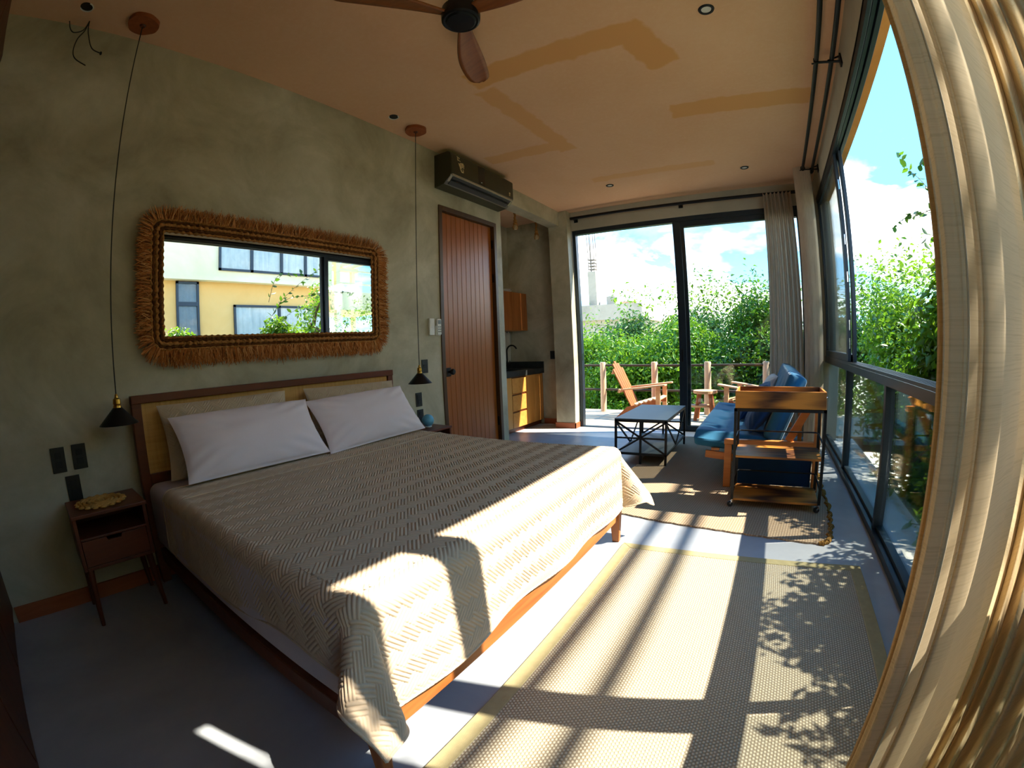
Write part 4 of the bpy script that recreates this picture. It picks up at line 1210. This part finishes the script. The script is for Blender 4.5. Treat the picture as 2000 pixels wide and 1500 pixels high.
for k in range(4):
    B(-0.799, -0.781, 1.445 + k * 0.46, 1.90 + k * 0.46, 1.457, 2.048).build('door', 'teak', ku, bevel=0.003)
kc = thing('kitchen_countertop', 'dark stone kitchen countertop with upstand and sink', 'countertop', (-0.8, 2.36, 0.79))
c = MB(); c.box(-1.108, -0.53, 1.415, 2.50, 0.79, 0.865); c.box(-1.108, -0.53, 2.98, 3.295, 0.79, 0.865); c.box(-1.108, -0.98, 2.50, 2.98, 0.79, 0.865); c.box(-0.66, -0.53, 2.50, 2.98, 0.79, 0.865)
c.build('slab', 'stone_dark', kc)
u = MB(); u.box(-1.108, -0.53, 3.275, 3.298, 0.865, 0.965); u.box(-1.109, -1.09, 1.415, 3.275, 0.865, 0.965); u.build('upstand', 'stone_dark', kc)
B(-0.98, -0.66, 2.50, 2.98, 0.795, 0.805).build('sink_basin', 'black_metal', kc)
fa = thing('kitchen_faucet', 'black gooseneck faucet on the dark countertop', 'faucet', (-1.02, 3.02, 0.865))
MB().lathe([(0.028, 0), (0.028, 0.01), (0.018, 0.016), (0.018, 0.07), (0.011, 0.075)], (-1.02, 3.02, 0.865), 18).build('base', 'black_metal', fa, smooth=35)
pts = [(-1.02, 3.02, 0.93), (-1.02, 3.02, 1.14)] + [(-0.93 - 0.09 * math.cos(a), 3.02, 1.14 + 0.09 * math.sin(a)) for a in np.linspace(0.2, PI * 0.88, 12)]
MB().tube(pts, 0.012, 10).build('spout', 'black_metal', fa, smooth=60)
MB().tube([(-1.02, 3.04, 0.91), (-1.02, 3.10, 0.93)], 0.006, 8).build('lever', 'black_metal', fa, smooth=60)
# chevron backsplash: small tiles joined as one sheet
bs = thing('backsplash', 'white chevron tile backsplash behind the kitchen faucet', 'backsplash', (-1.10, 2.4, 0.965))
mb = MB()
tw, th_ = 0.045, 0.016
for ci in range(41):
    ya = 1.42 + ci * tw; s_ = 1 if ci % 2 else -1
    for ri in range(30):
        zz = 0.965 + ri * (th_ + 0.0025)
        if zz > 1.41: break
        za = zz + (0.0 if s_ > 0 else 0.03); zb = zz + (0.03 if s_ > 0 else 0.0)
        y0_, y1_ = ya + 0.001, ya + tw - 0.001
        mb.add([(-1.108, y0_, za), (-1.108, y1_, zb), (-1.108, y1_, zb + th_), (-1.108, y0_, za + th_), (-1.101, y0_, za), (-1.101, y1_, zb), (-1.101, y1_, zb + th_), (-1.101, y0_, za + th_)],
               [(4, 5, 6, 7), (0, 4, 7, 3), (1, 2, 6, 5), (3, 7, 6, 2), (0, 1, 5, 4)])
stuff(mb.build('chevron_tiles', 'tile_white', bs))
B(-1.109, -1.1035, 1.415, 3.275, 0.965, 1.452).build('grout_bed', 'grey_plastic', bs)
t = thing('white_platter', 'white platter lying on top of the kitchen wall cabinet', 'platter', (-0.92, 2.85, 2.05))
MB().lathe([(0.0, 0.004), (0.08, 0.004), (0.12, 0.022), (0.124, 0.024), (0.09, 0.0), (0.0, 0.0)], (-0.92, 2.85, 2.05), 30).build('dish', 'white_plastic', t, smooth=40)
MB().lathe([(0.0, 0.03), (0.07, 0.03), (0.11, 0.045), (0.113, 0.047), (0.08, 0.026), (0.0, 0.026)], (-0.92, 2.85, 2.05), 30).build('dish', 'white_plastic', t, smooth=40)
def rope_pendant(x, y, zb, label):
    t = thing('rope_pendant', label, 'pendant lamp', (x, y, H), 'rope pendants in the kitchen niche')
    pts = [(x + 0.004 * math.sin(k * 1.5), y + 0.004 * math.cos(k * 1.5), H - (H - zb - 0.13) * k / 14) for k in range(15)]
    MB().tube(pts, [0.013 + 0.003 * (k % 2) for k in range(15)], 8).build('rope', 'rope_fibre', t, smooth=60)
    MB().lathe([(0.012, 0.16), (0.024, 0.145), (0.026, 0.12), (0.020, 0.11), (0.030, 0.10), (0.032, 0.08), (0.02, 0.075)], (x, y, zb), 14).build('rope_knot', 'rope_fibre', t, smooth=40)
    MB().lathe([(0.014, 0.085), (0.028, 0.06), (0.034, 0.035), (0.026, 0.01), (0.0, 0.0)], (x, y, zb), 18).build('bulb', 'bulb_glass', t, smooth=60)
    fr_ = MB()
    for k in range(9):
        a = 2 * PI * k / 9
        fr_.tube([(x + 0.025 * math.cos(a), y + 0.025 * math.sin(a), zb + 0.09), (x + 0.037 * math.cos(a), y + 0.037 * math.sin(a), zb + 0.05), (x + 0.030 * math.cos(a + .3), y + 0.030 * math.sin(a + .3), zb + 0.005)], 0.004, 5)
    fr_.build('rope_fringe', 'rope_fibre', t)
rope_pendant(-0.36, 2.34, 2.86, 'rope pendant with bare bulb in the kitchen niche, nearer the door')
rope_pendant(-0.36, 2.95, 2.83, 'rope pendant with bare bulb in the kitchen niche, nearer the column')
MB_ = MB().tube([(-0.36, 2.34, H - 0.02), (-0.5, 1.9, H - 0.03), (-0.6, 1.45, H - 0.02)], 0.005, 6)
tag(MB_.build('ceiling_cable', 'rope_fibre', None, smooth=60), 'thin brown cable along the kitchen niche ceiling', 'cable')

# ================================================================== TERRACE
dk = thing('terrace_deck', '', '', (1.3, 4.0, -0.03), kind='structure')
for k in range(12):
    y = 3.245 + k * 0.142
    B(-3.2, 4.6, y, y + 0.135, -0.035, -0.004 - 0.001 * (k % 3)).build('plank', 'deck_wood', dk, bevel=0.003, seg=1)
B(-3.2, 4.6, 3.24, 4.95, -0.20, -0.036).build('joist_bed', 'bark', dk)
rl = thing('terrace_railing', 'terrace railing of pale log posts with dark horizontal bars', 'railing', (1.3, 4.72, 0))
RY = 4.72
for i, x in enumerate((-2.05, -1.06, -0.075, 0.90, 1.845, 2.82, 3.80)):
    r0 = 0.058 + 0.004 * math.sin(i * 2.2)
    MB().lathe([(r0, -0.005), (r0 * 1.02, 0.3), (r0 * 0.97, 0.6), (r0, 0.865), (r0 * 0.85, 0.882), (0.0, 0.884)], (x, RY + 0.01 * math.sin(i * 3), 0), 16).build('log_post', 'cedar_z', rl, smooth=50)
for z in (0.825, 0.39):
    pts = [(-2.05 + k * 0.65, RY, z + 0.004 * math.sin(k)) for k in range(10)]
    MB().tube(pts, 0.021, 10).build('bar', 'dark_rope', rl, smooth=60)

def adirondack():
    t = thing('lounge_chair', '', 'chair', (0, 0, 0))
    for y in (-0.215, 0.215):
        MB().prism([(-0.40, 0.0), (-0.33, 0.0), (0.30, 0.235), (0.37, 0.235), (0.37, 0.31), (0.30, 0.325), (-0.08, 0.215), (-0.20, 0.19)], y - 0.012, y + 0.012, lambda a, b, c: (a, c, b)).build('side_rail', 'cedar_red_shade', t, bevel=0.002)
        B(0.30, 0.375, y + (0.012 if y > 0 else -0.045), y + (0.045 if y > 0 else -0.012), 0, 0.525).build('front_leg', 'cedar', t, bevel=0.003)
        s_ = 1 if y > 0 else -1
        fn = lambda a, b, c: (a, b, 0.538 + c + (a - 0.45) * 0.115)
        MB().prism([(0.47, s_ * 0.19), (0.485, s_ * 0.24), (0.46, s_ * 0.315), (0.30, s_ * 0.315), (-0.34, s_ * 0.26), (-0.34, s_ * 0.205), (0.30, s_ * 0.19)][::s_], 0.0, 0.024, fn).build('arm', 'cedar', t, bevel=0.003)
    for k in range(6):
        x = 0.345 - k * 0.078; z = 0.328 - (0.30 - min(x, 0.30)) * 0.29
        MB().beam((x, -0.235, z), (x, 0.235, z), 0.068, 0.020, (0.28, 0, 1)).build('seat_slat', 'cedar', t, bevel=0.002)
    top = (0.80, 0.88, 0.915, 0.88, 0.80)
    for k in range(5):
        yb = -0.18 + k * 0.09; yt = -0.215 + k * 0.1075
        zt = top[k]; xt = -0.13 - (zt - 0.20) * 0.495
        MB().beam((-0.125, yb, 0.19), (xt, yt, zt), 0.078, 0.018, (1, 0, 0.5), 0.092, 0.018).build('back_slat', 'cedar_red_shade', t, bevel=0.002)
    MB().beam((-0.315, -0.29, 0.45), (-0.315, 0.29, 0.45), 0.03, 0.06, (0.45, 0, 1)).build('back_bar', 'cedar', t)
    MB().beam((-0.455, -0.2, 0.74), (-0.455, 0.2, 0.74), 0.022, 0.05, (0.45, 0, 1)).build('back_bar', 'cedar', t)
    return t
ch = adirondack()
ch['label'] = 'slatted wooden lounge chair on the terrace seen from the side through the open door'; ch['group'] = 'wooden terrace chairs'
ch2 = copy_tree(ch)
ch.location = (0.80, 4.24, 0)
ch2.location = (2.62, 4.22, 0); ch2.rotation_euler.z = R(158)
ch2['label'] = 'slatted wooden lounge chair on the terrace half hidden behind the sofa and tray'
st = thing('terrace_stool', 'small two-tier wooden side table between the terrace chairs', 'side table', (1.87, 4.17, 0))
poly = [(1.87 + 0.19 * math.cos(a) * (1 + 0.05 * math.sin(3 * a)), 4.17 + 0.17 * math.sin(a)) for a in np.linspace(0, 2 * PI, 26, endpoint=False)]
MB().prism(poly, 0.415, 0.46).build('top', 'cedar', st, bevel=0.004)
poly = [(1.80 + 0.17 * math.cos(a), 4.15 + 0.13 * math.sin(a)) for a in np.linspace(0, 2 * PI, 22, endpoint=False)]
MB().prism(poly, 0.205, 0.235).build('lower_shelf', 'cedar', st, bevel=0.003)
for dx, dy in ((-0.12, -0.11), (0.12, -0.11), (-0.12, 0.11), (0.12, 0.11)):
    MB().tube([(1.87 + dx * 0.75, 4.17 + dy * 0.75, 0.42), (1.87 + dx * 1.15, 4.17 + dy * 1.15, -0.004)], [0.026, 0.030], 12).build('leg', 'cedar_red_shade', st, smooth=50)

# ================================================================== OUTSIDE
struct(B(-60, 60, -40, 90, -3.6, -3.4).build('ground', 'soil'))
struct(B(3.72, 3.98, -3.6, 3.24, -0.22, -0.03).build('outer_ledge', 'ledge_cement', bevel=0.01))
struct(B(-1.25, 3.72, -3.6, 3.24, -3.4, -0.26).build('wall_below_room', 'grey_render'))

def leaf_cloud(name, pts, nrm, size, mat, parent, seed, jitter=0.8, asp=0.45, tone_bias=0.0):
    """pts n x 3 leaf bases, nrm n x 3 preferred facing; folded two-triangle leaves in one mesh"""
    r = np.random.default_rng(seed)
    n = len(pts)
    N = nrm + r.normal(0, jitter, (n, 3)); N[:, 2] += 0.35
    N /= np.linalg.norm(N, axis=1)[:, None]
    D = r.normal(0, 1, (n, 3)); D[:, 2] -= 0.5
    D -= N * (D * N).sum(1)[:, None]; D /= np.linalg.norm(D, axis=1)[:, None] + 1e-9
    S = np.cross(N, D)
    s = size * r.uniform(0.6, 1.3, n)[:, None]
    b = pts; tip = pts + D * s; mid = pts + D * s * 0.45
    l = mid + S * s * asp * 0.5 + N * s * 0.10; rr = mid - S * s * asp * 0.5 + N * s * 0.10
    tip = tip - N * s * 0.12
    V = np.stack([b, l, tip, rr], 1).reshape(-1, 3)
    k = (np.arange(n) * 4)[:, None]
    F = np.concatenate([k + np.array([[0, 2, 1]]), k + np.array([[0, 3, 2]])], 0)
    o = fastmesh(name, V, F, mat, parent)
    tone = np.repeat(np.clip(r.beta(2.2, 2.4, n) + tone_bias, 0, 1), 4).astype(np.float32)
    a = o.data.attributes.new('tone', 'FLOAT', 'POINT'); a.data.foreach_set('value', tone)
    return stuff(o)
def crown_pts(c, rad, n, seed, lobes=22, shell=0.5):
    r = np.random.default_rng(seed)
    c = np.array(c); rad = np.array(rad)
    u = r.normal(0, 1, (lobes, 3)); u /= np.linalg.norm(u, axis=1)[:, None]
    cen = c + u * rad * r.uniform(0.35, 0.82, lobes)[:, None]
    lr = rad.mean() * r.uniform(0.30, 0.50, lobes)
    w = lr ** 2; w /= w.sum()
    which = r.choice(lobes, n, p=w)
    d = r.normal(0, 1, (n, 3)); d /= np.linalg.norm(d, axis=1)[:, None]
    q_ = r.uniform(0, 1, n) ** shell
    p = cen[which] + d * (lr[which] * q_)[:, None]
    return p, d * 0.7 + (p - c) / rad * 0.5, cen, lr
def tree(name, label, c, rad, n, size, mat, seed, trunk=None, group='trees beyond the terrace', lobes=22, cat='tree', asp=0.45, zcut=None, tips=0):
    t = thing(name, label, cat, (c[0], c[1], -3.4), group)
    p, nr, cen, lr = crown_pts(c, rad, n, seed, lobes)
    if tips:
        r = np.random.default_rng(seed + 50)
        b = c + np.array(rad) * np.stack([r.uniform(-0.8, 0.8, tips), r.uniform(-0.8, 0.8, tips), r.uniform(0.75, 1.0, tips)], 1)
        ln = r.uniform(0.15, 0.5, tips)
        tp = np.concatenate([b + np.stack([0.12 * k * r.normal(0, 1, tips), 0.12 * k * r.normal(0, 1, tips), ln * k], 1) for k in np.linspace(0.1, 1, 7)])
        p = np.concatenate([p, tp]); nr = np.concatenate([nr, np.tile([0, 0, 1.0], (len(tp), 1))])
    if zcut is not None:
        k = p[:, 2] > zcut; p = p[k]; nr = nr[k]
    leaf_cloud('foliage', p, nr, size, mat, t, seed + 1, asp=asp)
    tb = (c[0] + 0.1, c[1] + 0.1, -3.4)
    tr_ = MB().tube(catmull([tb, (c[0] - 0.06, c[1], -1.6 if c[2] > -1.2 else -2.6), (c[0] + 0.04, c[1] + 0.05, c[2])], 6), [0.14 - 0.009 * k for k in range(13)], 9)
    tr_.build('trunk', 'bark', t, smooth=60)
    br = MB()
    for k in range(min(9, lobes)):
        a = np.array([c[0], c[1], c[2] - rad[2] * 0.3]); b2 = cen[k]
        m_ = (a + b2) / 2 + np.array([0, 0, 0.12])
        br.tube(catmull([a, m_, b2], 5), [0.045 - 0.0035 * i for i in range(11)], 6)
    br.build('branches', 'bark', t, smooth=60)
    return t
tree('terrace_tree', 'tall bright green tree behind the middle of the terrace railing', (0.55, 8.0, 0.62), (1.7, 1.3, 1.75), 26000, 0.115, 'leaf_bright', 11, tips=60)
tree('terrace_tree', 'broad green tree behind the right half of the sliding doors', (2.35, 7.7, 0.72), (1.5, 1.3, 1.75), 24000, 0.115, 'leaf_green', 12, tips=70)
tree('terrace_tree', 'lower green tree at the left edge of the terrace view', (-1.35, 7.6, 0.25), (1.6, 1.2, 1.5), 24000, 0.11, 'leaf_bright', 13, tips=20)
tree('terrace_tree', 'dark green tree behind the far curtain beside the terrace', (4.1, 7.6, 0.6), (1.4, 1.3, 1.6), 11000, 0.115, 'leaf_green', 14, tips=40)
tree('terrace_tree', 'leafy tree on the left beyond the concrete parapet', (-3.4, 9.0, -0.3), (1.8, 1.3, 1.5), 11000, 0.12, 'leaf_green', 15)
tree('terrace_tree', 'distant green tree crown in the gap beside the concrete building', (-2.2, 13.0, 0.3), (2.4, 1.6, 1.9), 20000, 0.15, 'leaf_dark', 16)
tree('terrace_tree', 'large green tree standing behind the brighter terrace trees', (1.4, 11.5, 0.7), (3.2, 1.6, 2.0), 24000, 0.14, 'leaf_dark', 17)
for k, (x, y, z, rx, ry, rz_) in enumerate(((0.0, 6.2, -0.9, 1.5, 0.6, 1.1), (2.0, 6.1, -0.8, 1.4, 0.6, 1.15), (3.6, 6.0, -0.8, 1.2, 0.6, 1.1), (-1.8, 6.2, -0.9, 1.2, 0.6, 1.0))):
    tree('terrace_shrub', ('leafy shrub right behind the left log posts', 'leafy shrub behind the small terrace table', 'leafy shrub at the right end of the terrace', 'leafy shrub at the far left end of the terrace')[k], (x, y, z), (rx, ry, rz_), 9000, 0.10, 'leaf_green' if k % 2 else 'leaf_bright', 31 + k, group='shrubs behind the railing', cat='shrub')

g = 'bushes outside the right windows'
tree('garden_bush', 'dense bush outside the right windows with its top in the sky', np.array((5.15, 4.1, 0.68)), (0.95, 1.3, 1.5), 34000, 0.085, 'leaf_bright', 41, group=g, cat='bush', tips=120, asp=0.5)
tree('garden_bush', 'darker bush outside the right windows at the middle rail', np.array((4.75, 2.3, 0.2)), (0.7, 1.0, 1.15), 9000, 0.085, 'leaf_green', 42, group=g, cat='bush', tips=60, asp=0.5)
tree('garden_bush', 'bush outside the far corner window behind the parked sashes', np.array((5.3, 6.6, 0.7)), (1.0, 1.4, 1.6), 15000, 0.095, 'leaf_green', 43, group=g, cat='bush', tips=80, asp=0.5)
tree('garden_bush', 'low bush pressed against the lower glass panes beside the ledge', np.array((4.55, 0.85, 0.97)), (0.45, 0.85, 1.20), 16000, 0.085, 'leaf_bright', 44, group=g, cat='bush', asp=0.5)
tree('garden_bush', 'low bush outside behind the big sheer curtain', np.array((4.45, -0.75, 0.86)), (0.40, 1.0, 1.15), 16000, 0.085, 'leaf_bright', 45, group=g, cat='bush', asp=0.5)
tree('garden_bush', 'low bush outside at the near end of the right windows', np.array((4.45, -2.6, 0.9)), (0.40, 1.1, 1.15), 14000, 0.085, 'leaf_green', 46, group=g, cat='bush', asp=0.5)
tree('garden_sapling', 'light green sapling seen in the wall mirror', np.array((5.6, 2.4, 2.0)), (0.55, 0.8, 0.9), 900, 0.085, 'leaf_bright', 47, group=None, cat='sapling', asp=0.55, lobes=12)

for k, (y, lab) in enumerate(((2.6, 'ground-hugging shrub below the ledge near the far corner'), (0.9, 'ground-hugging shrub below the ledge at the middle panes'), (-0.9, 'ground-hugging shrub below the ledge behind the sheer curtain'))):
    tree('ledge_shrub', lab, np.array((4.75, y, -0.75)), (0.6, 1.05, 0.85), 7000, 0.095, 'leaf_bright', 81 + k, group='shrubs below the ledge', cat='shrub', asp=0.5)
# branch sprays whose leaves stand out singly
def leaf_mesh(name, ln, asp):
    k = 9
    mb = MB()
    L_ = [(0, 0, 0)]
    left = []; right = []; mid = []
    for i in range(1, k):
        t = i / k
        w = asp * ln * 0.5 * math.sin(PI * t ** 0.85)
        z = -0.16 * ln * t * t
        mid.append((ln * t, 0, z)); left.append((ln * t, w, z + w * 0.22)); right.append((ln * t, -w, z + w * 0.22))
    vs = [(0, 0, 0)] + mid + left + right + [(ln, 0, -0.16 * ln)]
    n = k - 1; e_ = len(vs) - 1
    fs = [(0, 1, 1 + n), (0, 1 + 2 * n, 1)]
    for i in range(n - 1):
        fs += [(1 + i, 2 + i, 2 + n + i, 1 + n + i), (1 + 2 * n + i, 2 + 2 * n + i, 2 + i, 1 + i)]
    fs += [(n, e_, 2 * n), (3 * n, e_, n)]
    me = bpy.data.meshes.new(name); me.from_pydata(vs, [], fs)
    me.polygons.foreach_set('use_smooth', np.ones(len(me.polygons), bool))
    return me
LEAF = {}
for i, m in enumerate(('leaf_dark', 'leaf_green', 'leaf_bright')):
    me = leaf_mesh('leaf', 0.075, 0.5); me.materials.append(MATS[m])
    a = me.attributes.new('tone', 'FLOAT', 'POINT'); a.data.foreach_set('value', np.full(len(me.vertices), 0.45, np.float32))
    LEAF[i] = me
def spray(label, stems, seed, size=1.0, step=0.055, kinds=(0, 1)):
    r = random.Random(seed)
    base = stems[0][0]
    t = thing('leafy_branch', label, 'branch', base, 'single branches outside the right windows')
    for st_ in stems:
        c = [Vector(p) for p in catmull(st_, 8)]
        MB().tube(c, [0.005 - 0.0035 * i / len(c) for i in range(len(c))], 6).build('stem', 'bark', t, smooth=60)
        acc = 0; side = 1
        for i in range(1, len(c)):
            acc += (c[i] - c[i - 1]).length
            if acc < step and i < len(c) - 1: continue
            acc = 0
            d = (c[i] - c[i - 1]).normalized()
            o = bpy.data.objects.new('leaf', LEAF[r.choice(kinds)])
            COL.objects.link(o); o.parent = t
            side = -side
            x_ = (d * 0.6 + Vector((r.uniform(-.5, .5), side * 0.7 + r.uniform(-.4, .4), r.uniform(-.7, .4)))).normalized()
            y_ = Vector((r.uniform(-1, 1), r.uniform(-1, 1), r.uniform(-1, 1))).cross(x_).normalized()
            z_ = x_.cross(y_)
            s = size * r.uniform(0.7, 1.25)
            Mx = Matrix((x_, y_, z_)).transposed().to_4x4() @ Matrix.Scale(s, 4)
            Mx.translation = c[i] - Vector(base)
            o.matrix_local = Mx
    return t
spray('leafy branch rising into the sky beside the sheer curtain', [[(4.40, 0.75, 1.9), (4.37, 0.95, 2.2), (4.35, 1.07, 2.33), (4.35, 1.41, 2.6), (4.35, 1.79, 2.87), (4.35, 1.96, 3.06)],
      [(4.36, 0.9, 2.15), (4.35, 1.14, 2.28), (4.35, 1.53, 2.34), (4.35, 2.03, 2.43), (4.35, 2.6, 2.45)], [(4.36, 0.72, 2.2), (4.35, 0.87, 2.62), (4.35, 1.13, 2.70), (4.35, 1.40, 2.74)]], 3, 1.25, 0.045)
spray('short leafy twig against the clouds just above the bush', [[(4.40, 0.75, 1.5), (4.36, 0.95, 1.85), (4.35, 1.13, 2.01), (4.35, 1.39, 2.12), (4.35, 1.52, 2.08)]], 5, 1.25, 0.05)
spray('leafy twig hanging over the pale ledge behind the lower glass', [[(4.05, 0.55, 0.45), (3.97, 0.75, 0.30), (3.90, 1.0, 0.20), (3.86, 1.3, 0.08), (3.86, 1.55, 0.0)], [(4.0, 0.62, 0.38), (3.92, 0.80, 0.12), (3.88, 0.98, 0.02)]], 7, 1.15, 0.055)
spray('lower leafy twig on the pale ledge by the sheer curtain', [[(4.05, -0.4, 0.30), (3.95, -0.2, 0.16), (3.90, 0.02, 0.08), (3.88, 0.22, 0.02)], [(4.0, -0.3, 0.25), (3.9, -0.1, 0.02), (3.88, 0.05, 0.0)]], 9, 0.95, 0.06, (1, 2))
spray('broad leaf twig in front of the bush right of the middle rail', [[(4.3, 0.3, 1.0), (4.2, 0.7, 1.2), (4.15, 1.0, 1.35), (4.1, 1.25, 1.4)], [(4.3, 0.3, 1.0), (4.22, 0.75, 1.05), (4.15, 1.15, 1.12)]], 11, 1.1, 0.06, (1, 2))

# neighbour building across the garden, the one the mirror shows
nb = thing('neighbour_house', 'cream and ochre neighbour house reflected in the wall mirror', 'house', (12.5, 4, -3.4))
XB = 11.0
B(XB, 16, -6, 6.6, -3.4, 3.70).build('lower_wall', 'yellow_render', nb)
up = MB(); up.box(XB - 0.25, 16, -6, 6.6, 3.78, 5.7)
up.build('upper_wall', 'cream_render', nb)
B(XB - 0.30, 16, -6, 6.6, 3.68, 3.80).build('floor_band', 'cream_render', nb)
def nwin(x, y0, y1, z0, z1, divs, cur=True):
    w = MB(); fwid = 0.07
    w.box(x - 0.06, x, y0, y0 + fwid, z0, z1); w.box(x - 0.06, x, y1 - fwid, y1, z0, z1); w.box(x - 0.06, x, y0, y1, z0, z0 + fwid); w.box(x - 0.06, x, y0, y1, z1 - fwid, z1)
    for d in divs: w.box(x - 0.06, x, d - 0.05, d + 0.05, z0, z1)
    wo = w.build('window', 'window_alu', nb)
    B(x - 0.03, x - 0.022, y0 + 0.05, y1 - 0.05, z0 + 0.05, z1 - 0.05).build('pane', 'window_glass', wo)
    n = int((y1 - y0) / 0.05)
    rows = [[(x - 0.012 + 0.008 * math.sin(k * 1.7), y0 + 0.04 + (y1 - y0 - 0.08) * k / n, z) for k in range(n + 1)] for z in (z0 + 0.04, z1 - 0.04)]
    MB().grid(rows).build('curtain', 'neighbour_curtain' if cur else 'grey_plastic', wo)
    return wo
nwin(XB - 0.25, 2.33, 6.4, 4.0, 5.1, (3.43, 4.51, 5.45))
s_ = nwin(XB, 1.08, 1.78, 2.0, 3.66, (), False)
B(XB - 0.065, XB, 1.1, 1.76, 2.94, 3.06).build('transom', 'window_alu', s_)
nwin(XB, 2.9, 6.3, 0.9, 3.0, (4.53,))
pg = thing('neighbour_pergola', 'white pergola frame at the right of the neighbour house in the mirror', 'pergola', (11.8, 8.2, -3.4))
for x, y in ((11.0, 7.0), (11.0, 9.6), (13.4, 7.0), (13.4, 9.6)):
    B(x - 0.09, x + 0.09, y - 0.09, y + 0.09, -3.4, 4.9).build('post', 'cream_render', pg)
for x in (11.0, 13.4): B(x - 0.07, x + 0.07, 6.7, 9.9, 4.9, 5.1).build('beam', 'cream_render', pg)
for y in (7.0, 7.65, 8.3, 8.95, 9.6): B(10.6, 13.8, y - 0.05, y + 0.05, 5.1, 5.25).build('rafter', 'cream_render', pg)
for z in (3.9, 4.4): B(10.97, 11.03, 7.0, 9.6, z, z + 0.06).build('guard_bar', 'cream_render', pg)
B(10.9, 13.5, 6.8, 9.8, 2.9, 3.6).build('balcony_slab', 'cream_render', pg)

# unseen cables and poles, added only to cast the soft rug stripes
gp = thing('added_stripe_caster', 'unseen cables on two poles, added to cast stripes on the rug', 'shadow caster', (7.5, -3, -3.4))
for zz in (6.62, 6.32):
    MB().tube(catmull([(7.5, 8.0, zz + 0.02), (7.5, 3, zz), (7.5, -3, zz), (7.5, -14, zz + 0.05)], 8), 0.042, 10).build('cable', 'black_matte', gp, smooth=60)
for y in (8.0, -14.0):
    MB().tube([(7.5, y, -3.4), (7.5, y, 7.0)], [0.14, 0.10], 12).build('pole', 'old_cement', gp, smooth=60)
    B(7.4, 7.6, y - 0.08, y + 0.08, 6.2, 6.75).build('bracket', 'black_metal', gp)

# unfinished concrete building beyond the terrace trees
cb = thing('concrete_building', 'unfinished concrete roof with a bare column beyond the terrace trees', 'building', (-8, 27, -3.4))
B(-14, -5.0, 25, 31, -3.4, 2.75).build('wall', 'old_cement', cb)
B(-14.3, -4.8, 24.7, 31, 2.75, 3.75).build('parapet', 'old_cement', cb)
B(-8.62, -8.05, 25.2, 25.8, 3.75, 6.1).build('column', 'old_cement', cb)
rb_ = MB()
for dx, dy in ((0.08, 0.08), (0.48, 0.08), (0.08, 0.48), (0.48, 0.48), (0.28, 0.08)):
    a = (-8.62 + dx, 25.2 + dy, 6.0); rb_.tube([a, (a[0] - 0.02 + dx * 0.1, a[1], 8.0), (a[0] - 0.1 + dx * 0.25, a[1], 10.2)], 0.028, 6)
for k in range(4): rb_.box(-8.58, -8.09, 25.24, 25.76, 6.25 + k * 0.22, 6.29 + k * 0.22)
rb_.build('rebar', 'steel_rust', cb)
B(-7.5, -6.9, 25.6, 26.4, 3.75, 4.35).build('water_tank_base', 'old_cement', cb)
MB().lathe([(0.28, 0), (0.30, 0.3), (0.2, 0.5), (0, 0.55)], (-7.2, 26.0, 4.35), 16).build('water_tank', 'cream_render', cb, smooth=40)
B(-6.3, -5.3, 25.0, 25.5, 3.75, 3.9).build('formwork_board', 'cedar', cb)

tree('added_shade_tree', 'unseen tree added to shade the near curtain and rug', np.array((6.3, -2.4, 4.15)), (0.9, 1.30, 1.50), 10000, 0.11, 'leaf_green', 61, group=None, cat='tree', asp=0.5)  # out-of-view tree, added only to dapple the near curtain and rug
